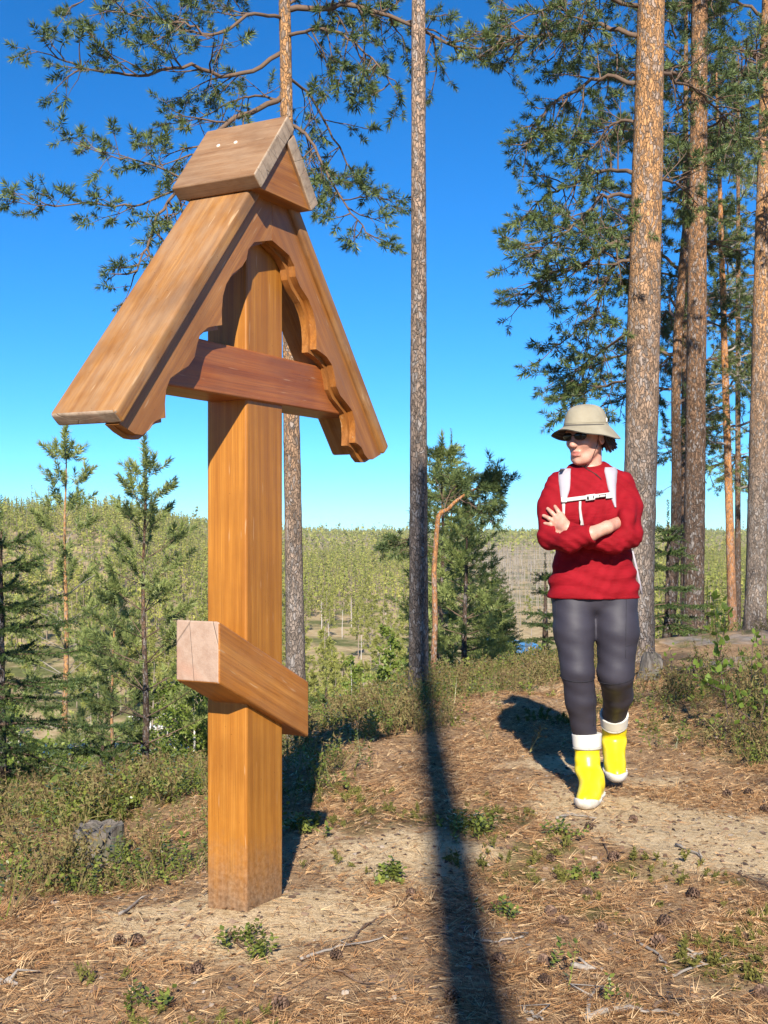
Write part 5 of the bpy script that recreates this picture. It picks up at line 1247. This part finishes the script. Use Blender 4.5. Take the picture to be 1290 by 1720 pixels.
# ---- head frame: she looks to her right, a little down
hc = B(983, 733.5, -.01); yaw = R(43); fw = unit(np.array([-math.sin(yaw), -math.cos(yaw), -.15])); up = unit(np.array([0.02, 0, 1.]) - fw * (np.array([.02, 0, 1.]) @ fw)); lf = np.cross(fw, up) * -1
if lf[0] < 0: lf = -lf
HM = np.stack([lf, fw, up], 1)
def H(x, y, z): return hc + HM @ np.array([x, y, z])

# lips: a redder patch of skin round the mouth
k = SKIN_K; tcx = k.n('ShaderNodeTexCoord'); mouth = H(0, .09, -.065) - feet; axs = []
for vec, wd in ((lf, .026), (fw, .03), (up, .0125)):
    dp = k.n('ShaderNodeVectorMath', operation='DOT_PRODUCT'); sb = k.n('ShaderNodeVectorMath', operation='SUBTRACT'); k.l(tcx.outputs['Object'], sb.inputs[0]); sb.inputs[1].default_value = mouth; k.l(sb.outputs[0], dp.inputs[0]); dp.inputs[1].default_value = vec
    q_ = k.math('DIVIDE', dp.outputs['Value'], wd); axs.append(k.math('MULTIPLY', q_, q_))
lipm = k.ramp(k.math('ADD', k.math('ADD', axs[0], axs[1]), axs[2]), [(.55, .8), (1.0, 0.0)])
lipc = k.mix(lipm, SKIN_C, (.40, .115, .10)); k.l(lipc, M_SKIN.node_tree.nodes['Principled BSDF'].inputs['Base Color'])

# ---- arms, shared by body and sleeves
sR, sL = B(939, 809, .01), B(1044, 808, .01)
eR, eL = B(924, 902, -.09), B(1058, 900, -.12)
fR = [eR, B(957, 907, -.19), B(992, 897, -.240), B(1020, 885.5, -.215), B(1056, 871, -.05)]
fL = [eL, B(1030, 911, -.155), B(990, 905, -.155), B(953, 887, -.165)]
hipR, hipL = B(960, 1000, .02), B(1036, 1000, .02)
kR, kL = B(970, 1126, -.05), B(1034, 1130, -.03)
aR, aL = B(985, 1262, .04), np.array([1.083, 5.60, .235])

# ---- body: one continuous skin surface (head, neck, trunk, arms, hands, legs)
F = Field((.62, 4.93, .55), (1.32, 5.52, 1.78), .0048)
F.loft([(EYE + (890 - y_) / FPX * Y0, (xc - 645) / FPX * Y0, Y0 + cy, rx, ry) for y_, xc, cy, rx, ry in ((1010, 998, .03, .17, .10), (940, 997, .02, .15, .085), (860, 992, .0, .145, .09), (812, 991, .0, .12, .07), (788, 990, .01, .06, .055))], .02)
F.chain([sR + [.012, 0, -.02], eR], [.036, .034], .01); F.chain([sL + [-.012, 0, -.02], eL], [.036, .034], .01)
F.chain(fR, [.037, .036, .030, .0265, .025], .012); F.chain(fL, [.037, .035, .030, .025], .012)
F.cone(hipR, hipR * .4 + kR * .6, .08, .06, .03); F.cone(hipL, hipL * .4 + kL * .6, .08, .06, .03)
F.cone(B(992, 792, .02), H(0, -.035, -.05), .051, .049, .02)
# head
F.ell(H(0, -.018, .035), (.075, .096, .088), .015, HM); F.ell(H(0, .026, -.035), (.052, .064, .082), .022, HM)
F.cone(H(-.016, .056, -.095), H(.016, .056, -.095), .019, .019, .022); F.ell(H(0, .068, -.101), (.016, .017, .016), .016, HM)
for sx in (-1, 1):
    F.ell(H(sx * .034, .058, -.022), (.024, .025, .022), .02, HM); F.cone(H(sx * .048, .0, -.050), H(sx * .030, .045, -.090), .018, .016, .025)
    F.ell(H(sx * .030, .094, .012), (.017, .012, .010), .008, HM, True)                     # eye hollows
    F.ell(H(sx * .030, .080, .012), (.012, .012, .011), .003, HM)
    F.ell(H(sx * .077, -.012, -.008), (.010, .021, .032), .006, HM); F.ell(H(sx * .085, -.008, -.006), (.006, .012, .020), .004, HM, True)
    F.ell(H(sx * .011, .098, -.030), (.008, .009, .007), .006, HM)
F.cone(H(-.036, .076, .026), H(.036, .076, .026), .013, .013, .014)
F.cone(H(0, .086, .016), H(0, .104, -.026), .009, .0115, .012); F.ell(H(0, .106, -.027), (.011, .011, .009), .008, HM)
F.cone(H(-.020, .083, -.0585), H(.020, .083, -.0585), .0062, .0062, .008); F.ell(H(0, .090, -.0575), (.012, .0065, .0055), .005, HM)
F.cone(H(-.017, .083, -.072), H(.017, .083, -.072), .0075, .0075, .007); F.ell(H(0, .089, -.072), (.013, .007, .0065), .005, HM)
F.cone(H(-.023, .094, -.0648), H(.023, .094, -.0648), .0026, .0026, .003, True)
# her left hand spread over the right upper arm: palm, four fingers, thumb
wr_ = fL[-1]; pk = B(939, 873, -.118)
def hand(wrist, knucks, tips, thumb, rp=.016):
    wrist = np.array(wrist)
    for kx in knucks: F.cone(wrist, kx, .0225, .0135, .012)
    for i in range(3): F.cone(knucks[i], knucks[i + 1], .013, .013, .010)
    for kx, tp, r_, bend in tips:
        mid = kx * .52 + tp * .48 + bend; F.cone(kx, mid, r_ * 1.05, r_ * .95, .003); F.cone(mid, tp, r_ * .95, r_ * .78, .003)
    F.cone(thumb[0], thumb[1], .014, .011, .008); F.cone(thumb[1], thumb[2], .0105, .0085, .004)
kn = [B(942.5, 866, -.132), B(936, 870.5, -.130), B(933, 877.5, -.126), B(934.5, 885, -.124)]
fo = np.array([-.004, -.010, .003])
hand(wr_, kn, [(kn[0], B(932, 850.5, -.100), .0100, fo), (kn[1], B(920, 854.5, -.102), .0102, fo), (kn[2], B(913, 866, -.104), .0100, fo), (kn[3], B(915, 879, -.108), .0094, fo)], [B(948, 878, -.13), B(944, 872, -.095), B(936, 866, -.085)])
# her right hand tucked inside the left elbow
wr2 = fR[-1]; kn2 = [wr2 + np.array([.022, .045 + .004 * i, .022 - .016 * i]) for i in range(4)]
hand(wr2, kn2, [(kn2[i], kn2[i] + np.array([.006, .055, .004]), .008, np.array([.01, 0, 0])) for i in range(4)], [wr2 + np.array([.0, .02, .03]), wr2 + np.array([.02, .05, .035]), wr2 + np.array([.03, .07, .03])])
F.build('body', M_SKIN, person, feet)

# ---- red long sleeved top
S = Field((.60, 4.93, .84), (1.33, 5.60, 1.58), .0066)
rows = []
for y_, xl, xr, ry, cy in ((775, 962, 1018, .072, .02), (786, 952, 1031, .080, .015), (797, 940, 1044, .096, .01), (815, 930, 1054, .106, .005), (850, 928, 1057, .116, .0), (880, 930, 1060, .112, .005), (915, 934, 1060, .100, .01), (940, 932, 1063, .104, .015), (970, 925, 1071, .116, .02), (1020, 919, 1078, .130, .025)):
    xl_, xr_ = B(xl, y_)[0], B(xr, y_)[0]; rows.append((EYE + (890 - y_) / FPX * Y0, (xl_ + xr_) / 2, Y0 + cy, (xr_ - xl_) / 2, ry))
S.loft(rows, .02)
for px_ in (966, 1022): S.ell(B(px_, 862, -.075), (.066, .052, .062), .045)
S.chain([sR + [0, 0, -.012], B(928, 850, -.025), eR], [.058, .060, .054], .035); S.chain([sL + [0, 0, -.012], B(1053, 850, -.035), eL], [.058, .060, .054], .035)
S.chain([eR, fR[1], fR[2]], [.054, .054, .040], .012); S.chain([eL, fL[1], fL[2], fL[3]], [.054, .050, .042, .033], .012)
S.cone(B(992, 790, .02), B(990, 768, .012), .064, .057, .02)
S.chain([B(1056, 850, -.09), B(1053, 868, -.15), B(1053, 896, -.165)], [.035, .030, .032], .02)
def wrinkle(X, Y, Z):
    a = np.sin(Z * 95 + 3 * np.sin(X * 14) + 2.5 * np.sin(Y * 11)) * .0030 * sstep(1.10, .98, Z)
    b = np.sin((Z * .7 + X * .9) * 120 + 4 * np.sin(Z * 22)) * .0017 * sstep(1.02, 1.12, Z)
    c = np.sin((Z * .9 - X * 1.2) * 80 + 3 * np.sin(X * 17)) * .0016
    return a + b + c
S.warp(wrinkle)
hem = B(998, 1005)[2]; S.half((1, 5, hem), (.0, .0, -1)); S.half(B(990, 781, .0), (-.10, -.30, 1))
S.half_local(fR[2] + (fR[2] - fR[1]) * .10, fR[2] - fR[1], .062); S.half_local(fL[3] + (fL[3] - fL[2]) * .05, fL[3] - fL[2], .050)
shirt = S.build('shirt', M_RED, person, feet); shirt['label'] = 'red long sleeved top'

# ---- leggings
Lg = Field((.62, 4.98, .16), (1.25, 5.78, 1.02), .007)
Lg.ell(B(998, 1000, .025), (.186, .112, .10), .03)
Lg.chain([B(962, 1004, .02), B(964, 1060, -.02), kR, B(975, 1175, -.02), B(983, 1240, .04)], [.094, .088, .071, .066, .052], .02)
Lg.chain([B(1034, 1004, .02), B(1037, 1060, -.02), kL, np.array([1.058, 5.385, .455]), np.array([1.068, 5.53, .335]), aL], [.096, .093, .078, .066, .053, .045], .02)
Lg.warp(lambda X, Y, Z: np.sin(Z * 90 + X * 25 + 2 * np.sin(Y * 20)) * .0009)
leggings = Lg.build('leggings', M_LEG, person, feet); leggings['label'] = 'dark grey leggings'
def ring(c, ax_, tilt=0.0, a0=0, a1=6.283, n=60, F_=Lg, out=.0006):
    ax_ = unit(ax_); e1 = unit(np.cross(ax_, [1, 0, 0.01])); e1 = unit(np.cross(np.cross(ax_, [0, -1., 0]), ax_)); e2 = np.cross(ax_, e1); pts = []
    for i in range(n):
        a = a0 + (a1 - a0) * i / (n - 1); d = e1 * math.cos(a) + e2 * math.sin(a); o = c + ax_ * tilt * (math.sin(a) if isinstance(tilt, float) else 0); rr_ = np.arange(.02, .16, .0015); v = F_.at(o + d[None] * rr_[:, None]); j = np.nonzero(v > 0)[0]; pts.append(o + d * (rr_[j[0]] + out if len(j) else .09))
    return pts
def seam(pts, r=.0017): m = MB(); m.tube(np.array(pts) - feet, r, 5); o = m.build('seam', M_SEAM, leggings); return o
seam(ring(B(972, 1136, -.045), kR - aR, -.012)); seam(ring(B(1034, 1136, -.02), np.array([0, -.25, 1.]), .016))
def down(pxs, F_=Lg, r=.0016):
    pts = []
    for a, b in pxs:
        Y_ = np.arange(4.95, 5.6, .002); q = np.stack([(a - 645) / FPX * Y_, Y_, EYE + (890 - b) / FPX * Y_], -1); v = F_.at(q); j = np.nonzero(v < 0)[0]
        if len(j): pts.append(q[j[0]] - [0, .0008, 0])
    return pts
for pxs in ([(934 + .12 * i, 1006 + i * 4.4) for i in range(26)], [(1052 - .06 * i, 1006 + 4 * i) for i in range(26)], [(935 + i * 2.1, 1090 + .6 * i) for i in range(4)], [(1052 + i * 2.4, 1086 - i * .9) for i in range(5)], [(997, 1140 + 4.2 * i) for i in range(20)]):
    q = down(pxs)
    if len(q) > 2: seam(q, .0013)

# ---- boots
def boot(name, toe, heel, ankle, top, label):
    """rubber boot: toe and heel are points on the underside of the foot, top the centre of the shaft mouth"""
    toe, heel, ankle, top = (np.array(v_, float) for v_ in (toe, heel, ankle, top)); fwd = unit(toe - heel); upv = unit(ez - fwd * (ez @ fwd)); sd = np.cross(fwd, upv); L = np.linalg.norm(toe - heel)
    lo = np.min([toe, heel, top], 0) - .12; hi = np.max([toe, heel, top], 0) + .12
    def foot(Fd, grow, zlo, zhi):
        FM = np.stack([sd, fwd, upv], 1)
        Fd.ell(heel + fwd * .055 + upv * .045, (.036 + grow, .058 + grow, .055 + grow * .6), .02, FM); Fd.ell(heel + fwd * (L - .085) + upv * .036, (.046 + grow, .088 + grow, .047 + grow * .6), .03, FM); Fd.ell(heel + fwd * (L * .5) + upv * .052, (.037 + grow, .085, .056), .03, FM)
    Bt = Field(lo, hi, .0046); foot(Bt, 0, 0, 1); Bt.cone(heel + fwd * .085 + upv * .085, ankle, .048, .049, .03); Bt.cone(ankle, top, .049, .062, .02); Bt.cone(heel + fwd * (L * .55) + upv * .065, ankle + fwd * .008, .040, .046, .035)
    Bt.warp(lambda X, Y, Z: np.sin(((X - ankle[0]) * upv[0] + (Y - ankle[1]) * upv[1] + (Z - ankle[2]) * 1.0) * 85 + 1.2) * .0040 * np.exp(-((Z - ankle[2] + .01) / .045) ** 2))
    ax_ = unit(top - ankle); Bt.half(top - ax_ * .002, ax_); Bt.half(heel + upv * .016, -upv)
    bo = Bt.build(name, M_YEL, person, feet); bo['label'] = label
    So = Field(lo, hi, .0046); foot(So, .011, 0, 1); So.half(heel, -upv)
    # sole band, rising over the toe
    ax = [So.lo[i] + So.h * np.arange(So.n[i]) for i in range(3)]; X, Y, Z = np.meshgrid(*ax, indexing='ij'); hgt = (X - heel[0]) * upv[0] + (Y - heel[1]) * upv[1] + (Z - heel[2]) * upv[2]; al = (X - heel[0]) * fwd[0] + (Y - heel[1]) * fwd[1] + (Z - heel[2]) * fwd[2]
    So.D = np.maximum(So.D, (hgt - (.026 + .020 * sstep(L - .10, L - .01, al) + .004 * sstep(.05, .0, al)))).astype(np.float32); So.build('sole', M_WHT, bo, feet)
    Cu = Field(top - .13, top + .11, .0046); Cu.cone(ankle, top + ax_ * .02, .057, .068, .005); Cu.half(top + ax_ * .004, ax_); Cu.half(top - ax_ * .058, -ax_); Cu.build('cuff', M_CUFF, bo, feet)
    m = MB(); pts = ring(top - ax_ * .060, ax_, 0, 0, 6.283, 40, Bt, .002); m.tube(np.array(pts) - feet, .005, 6); m.build('cuff_trim', mat_flat('grey trim', (.40, .37, .30), .7), bo)
    return bo
boot('boot', (.850, 5.085, .003), (.962, 5.345, .003), B(987, 1285, .03), B(985.5, 1233, .035), 'yellow rubber boot planted forward on the path')
boot('boot', (1.063, 5.425, .042), (1.085, 5.69, .10), (1.083, 5.60, .235), (1.068, 5.525, .345), 'yellow rubber boot lifted behind in mid step')

# ---- hat: brim raised in front, drooping at the back
n_ = 64; tilt = R(-7); hu = unit(up - fw * math.sin(tilt) * -1.0 * .6); hfw = unit(fw - hu * (fw @ hu)); hl = np.cross(hu, hfw) * -1
if hl @ lf < 0: hl = -hl
hb = H(0, -.012, .047)
def hatring(rx, ry, h, f=None):
    out = []
    for i in range(n_):
        a = i * 2 * math.pi / n_; c, s = math.cos(a), math.sin(a); fr_ = s            # s = +1 front, -1 back
        e, dz = (1, 0) if f is None else f(c, s); out.append(hb + hl * rx * c * e + hfw * ry * s * e + hu * (h + dz))
    return out
def brim(t):
    def f(c, s):
        dr = .056 - .040 * max(s, 0) ** 1.5 + .006 * max(-s, 0); wob = .004 * math.sin(5 * math.atan2(s, c)); return 1 + t * (.52 + .05 * max(s, 0)), -dr * t ** 1.1 + wob * t
    return f
prof = [hatring(.004, .004, .096), hatring(.040, .050, .092), hatring(.064, .080, .080), hatring(.078, .097, .060), hatring(.086, .106, .034), hatring(.090, .111, .012), hatring(.092, .113, .002)]
prof += [hatring(.092, .113, 0, brim(t_)) for t_ in (.06, .25, .5, .75, 1.0)]
und = [hatring(.092, .113, -.0035, brim(t_)) for t_ in (1.0, .75, .5, .25, .05)] + [hatring(.086, .107, .02)]
def skin_rings(rings, name, mat, parent, close=False):
    V = np.array(rings).reshape(-1, 3) - feet; nr_ = len(rings); Q = [(i * n_ + j, i * n_ + (j + 1) % n_, (i + 1) * n_ + (j + 1) % n_, (i + 1) * n_ + j) for i in range(nr_ - 1) for j in range(n_)]
    o = link(name, mesh_np(name, V, None, Q), parent, [mat], True); s_ = o.modifiers.new('s', 'SUBSURF'); s_.levels = 1; s_.render_levels = 1; return o
pr = np.array(prof); wv_ = (fbm(np.linspace(0, 9, n_), np.zeros(n_), 3, 3) - .47)[None, :, None] * .012; pr[1:6] += wv_ * hu; 
hat = skin_rings(list(pr), 'hat', M_HAT, person); hat['label'] = 'khaki bucket hat with turned brim'
skin_rings(und, 'brim_lining', M_HATD, hat)
for t_ in (.35, .55, .75, .93): m = MB(); q = np.array(hatring(.092, .113, -.0042, brim(t_))); m.tube(np.vstack([q, q[:1]]) - feet, .0008, 4, False); m.build('stitching', M_HAT, hat)
m = MB(); q = np.array(hatring(.0905, .1115, .013)); m.tube(np.vstack([q, q[:1]]) - feet, .0011, 4, False); m.build('band_seam', M_HAT, hat)
a = R(-14); tg = hb + hl * .0925 * math.cos(a) + hfw * .113 * math.sin(a) + hu * .012
m = MB(); m.tube([tg - feet, tg + hu * .018 - feet], .0028, 6); m.build('hat_tag', mat_flat('white tag', (.85, .84, .80), .6), hat)

# ---- sunglasses
sg = bpy.data.objects.new('sunglasses', None); col.objects.link(sg); sg.parent = person; sg.location = (0, 0, 0)
for sx in (-1, 1):
    Gf = Field(H(sx * .031, .094, .010) - .045, H(sx * .031, .094, .010) + .045, .0022); c = H(sx * .032, .088, .009); th_ = sx * R(14); gl = lf * math.cos(th_) - fw * math.sin(th_); gfw = fw * math.cos(th_) + lf * math.sin(th_); GM = np.stack([gl, gfw, up], 1)
    Gf.ell(c, (.030, .0075, .0185), .002, GM); Gf.build('lens', M_LENS, sg, feet)
    m = MB(); m.tube(np.array([H(sx * .058, .078, .017), H(sx * .078, .03, .014), H(sx * .080, -.012, .008), H(sx * .079, -.03, -.006)]) - feet, [.0035, .003, .0025, .002], 6); m.build('temple', M_LENS, sg)
m = MB(); m.tube(np.array([H(-.012, .100, .014), H(0, .104, .016), H(.012, .100, .014)]) - feet, .0022, 6); m.build('bridge', M_LENS, sg)

# ---- hair falling below the hat at the back
hr = np.random.default_rng(3); m = MB()
for i in range(420):
    a = hr.uniform(R(250), R(357)); rx, ry = .078, .098; p0 = H(rx * math.cos(a) * -1 if False else rx * math.cos(a), -.015 + ry * math.sin(a), .035 + hr.uniform(-.01, .02)); out = unit(p0 - H(0, -.015, .03)); ln = hr.uniform(.075, .105)
    p1 = p0 + out * .012 - up * ln * .5; p2 = p0 + out * hr.uniform(.005, .035) - up * ln + hr.normal(size=3) * .004 - fw * .008
    m.tube(np.array([p0, p1, p2]) - feet, [.0045, .0045, .0024], 4)
m.build('hair', M_HAIR, person)
# ---- chin cord
m = MB()
for side in (1, -1):
    m.tube(np.array([H(side * .080, .012, .03), H(side * .076, .022, -.03), H(side * .052, .035, -.092), H(side * .012, .042, -.128)]) - feet, .0016, 5)
q = [H(.012, .042, -.128)] + down([(985, 788), (995, 793), (1004, 800), (1010, 806)], S); 
m.tube(np.array(q) - feet - [0, .003, 0], .0014, 5); q2 = [H(.012, .042, -.128)] + down([(990, 790), (1002, 797), (1009, 804)], S); m.tube(np.array(q2) - feet - [0, .003, 0], .0011, 5)
m.build('chin_cord', M_CORD, person)

# ---- backpack worn on the back: straps lie on the shirt
pack = thing('backpack', 'pale grey backpack worn by the walker, straps over the red top', 'backpack', B(990, 880, .2) * [1, 1, 0] + [0, 0, .98])
po = np.array(pack.location)
Bg = Field((.72, 5.36, .92), (1.18, 5.70, 1.55), .009); Bg.ell(B(994, 860, .235), (.155, .095, .245), .02); Bg.ell(B(994, 905, .245), (.165, .10, .15), .04); Bg.half((1, 5.405, 1), (0, -1, 0)); Bg.build('bag', M_BAG, pack, po)
def lay(rows_, F_, th, name, mat, lift=.001, parent=pack):
    """a strap laid on the body: rows of (left px, right px, y px)"""
    V = []; Q = []; prev = 5.2; m_ = 5
    for xl, xr, y_ in rows_:
        for j in range(m_):
            a = xl + (xr - xl) * j / (m_ - 1); Y_ = np.arange(4.95, 5.45, .0015); q = np.stack([(a - 645) / FPX * Y_, Y_, EYE + (890 - y_) / FPX * Y_], -1); v = F_.at(q); i = np.nonzero(v < 0)[0]
            d_ = Y_[i[0]] if len(i) else prev; prev = d_; d_ = min(d_, 5.36)
            V.append(((a - 645) / FPX * d_, d_ - lift, EYE + (890 - y_) / FPX * d_))
    V = np.array(V); n = len(rows_); Dp = V[:, 1].reshape(n, m_)
    for _ in range(2): Dp[1:-1] = (Dp[:-2] + 2 * Dp[1:-1] + Dp[2:]) / 4
    V[:, 1] = np.minimum(V[:, 1], Dp.ravel()); bulge = np.array([0, .8, 1, .8, 0])
    fr_ = V.copy(); fr_[:, 1] -= th * (.35 + .65 * np.tile(bulge, n)); bk = V.copy(); bk[:, 1] += .004; A = np.vstack([fr_, bk]); N = n * m_
    for i in range(n - 1):
        for j in range(m_ - 1):
            a = i * m_ + j; Q.append((a, a + m_, a + m_ + 1, a + 1)); Q.append((N + a, N + a + 1, N + a + m_ + 1, N + a + m_))
        a = i * m_; Q.append((a, N + a, N + a + m_, a + m_)); a = i * m_ + m_ - 1; Q.append((a, a + m_, N + a + m_, N + a))
    Q.append(tuple(N + j if False else j for j in (0, 1, 1 + N, N))); o = link(name, mesh_np(name, A - po, None, Q), parent, [mat], True); return o
def lerp_rows(rows_, n=14):
    r = np.array(rows_, float); t = np.linspace(0, len(r) - 1, n); return [tuple(np.interp(q, np.arange(len(r)), r[:, j]) for j in range(3)) for q in t]
lay(lerp_rows([(941, 959, 787), (938, 958, 793), (938, 958, 805), (940, 957, 822), (942, 952, 838)]), S, .010, 'shoulder_strap', M_STRAP)
lay(lerp_rows([(943, 950, 836), (944, 949, 850), (944.5, 948.5, 864)], 8), S, .004, 'strap_webbing', M_STRAPW)
lay(lerp_rows([(1016, 1034, 785), (1015, 1037, 791), (1017, 1036, 800), (1021, 1034.5, 820), (1026, 1034.5, 836), (1032, 1035, 852)]), S, .010, 'shoulder_strap', M_STRAP)
def lay_across(pts, hw, F_, th, name, mat):
    """a strap running across: (x px, y px) centre line, hw half width in px"""
    V = []; prev = 5.15
    for x_, y_ in pts:
        for s in (-1, 0, 1):
            Y_ = np.arange(4.95, 5.45, .0015); q = np.stack([(x_ - 645) / FPX * Y_, Y_, EYE + (890 - y_ - s * hw) / FPX * Y_], -1); v = F_.at(q); i = np.nonzero(v < 0)[0]; d_ = Y_[i[0]] if len(i) else prev; prev = d_; V.append(((x_ - 645) / FPX * d_, d_ - .010, EYE + (890 - y_ - s * hw) / FPX * d_))
    V = np.array(V); n = len(pts); Dp = V[:, 1].reshape(n, 3); 
    for _ in range(6): Dp[1:-1] = np.minimum(Dp[1:-1], (Dp[:-2] + Dp[2:]) / 2)
    V[:, 1] = Dp.ravel(); A = np.vstack([V - [0, th, 0], V + [0, .003, 0]]); N = n * 3; Q = []
    for i in range(n - 1):
        for j in range(2): a = i * 3 + j; Q += [(a, a + 1, a + 4, a + 3), (N + a, N + a + 3, N + a + 4, N + a + 1)]
        a = i * 3; Q += [(a, a + 3, N + a + 3, N + a), (a + 2, N + a + 2, N + a + 5, a + 5)]
    return link(name, mesh_np(name, A - po, None, Q), pack, [mat], True)
cs_l = [(944 + i * 3.0, 840.5 - i * .38) for i in range(29)]
lay_across(cs_l, 3.2, S, .003, 'chest_strap', M_STRAPW)
lay_across([(983 + i * 2.2, 836.5 - i * .3) for i in range(8)], 4.8, S, .009, 'buckle', M_BUCK)
lay_across([(984 + i * 1.0, 836.5) for i in range(5)], 2.6, S, .0125, 'buckle_prong', M_CORD); lay_across([(994 + i * 1.0, 834.5) for i in range(3)], 2.2, S, .0125, 'buckle_prong', M_CORD)
lay_across([(1003.5 + i * 1.4, 834 - i * .15) for i in range(11)], 2.6, S, .006, 'strap_label', M_CORD)
lay_across([(1006 + i * 1.2, 833.8 - i * .15) for i in range(9)], 1.4, S, .0072, 'label_print', M_STRAPW)
lay_across([(942 + i * 1.3, 839.5) for i in range(8)], 4.2, S, .006, 'ladder_lock', M_BUCK)
lay_across([(1017 + i * 1.6, 833 - i * .2) for i in range(8)], 4.6, S, .006, 'ladder_lock', M_BUCK)
lay(lerp_rows([(972, 976, 842), (971.5, 975.5, 856), (973, 978, 870), (974.5, 980, 882)], 8), S, .006, 'strap_tail', M_STRAPW, .010)
m = MB(); q = np.array([B(1062, 925, .12), B(1068, 950, .115), B(1073, 975, .12), B(1078, 998, .13)]) ; m.tube(q - po, [.005, .006, .007, .006], 6); m.build('hip_strap', M_STRAP, pack)
# ------------------------------------------------------------------ thin summer haze
k = NT('haze'); pv = k.n('ShaderNodeVolumePrincipled'); pv.inputs['Color'].default_value = (.88, .93, 1.0, 1); pv.inputs['Density'].default_value = .00009; pv.inputs['Anisotropy'].default_value = 0.0
k.l(pv.outputs[0], k.out.inputs['Volume'])
hz = slab('haze', -2600, 2600, -60, 2600, -27, 34, k.m, None); tag(hz, 'thin pale haze in the valley air', kind='stuff')
print('BUILD', time.time() - T0)
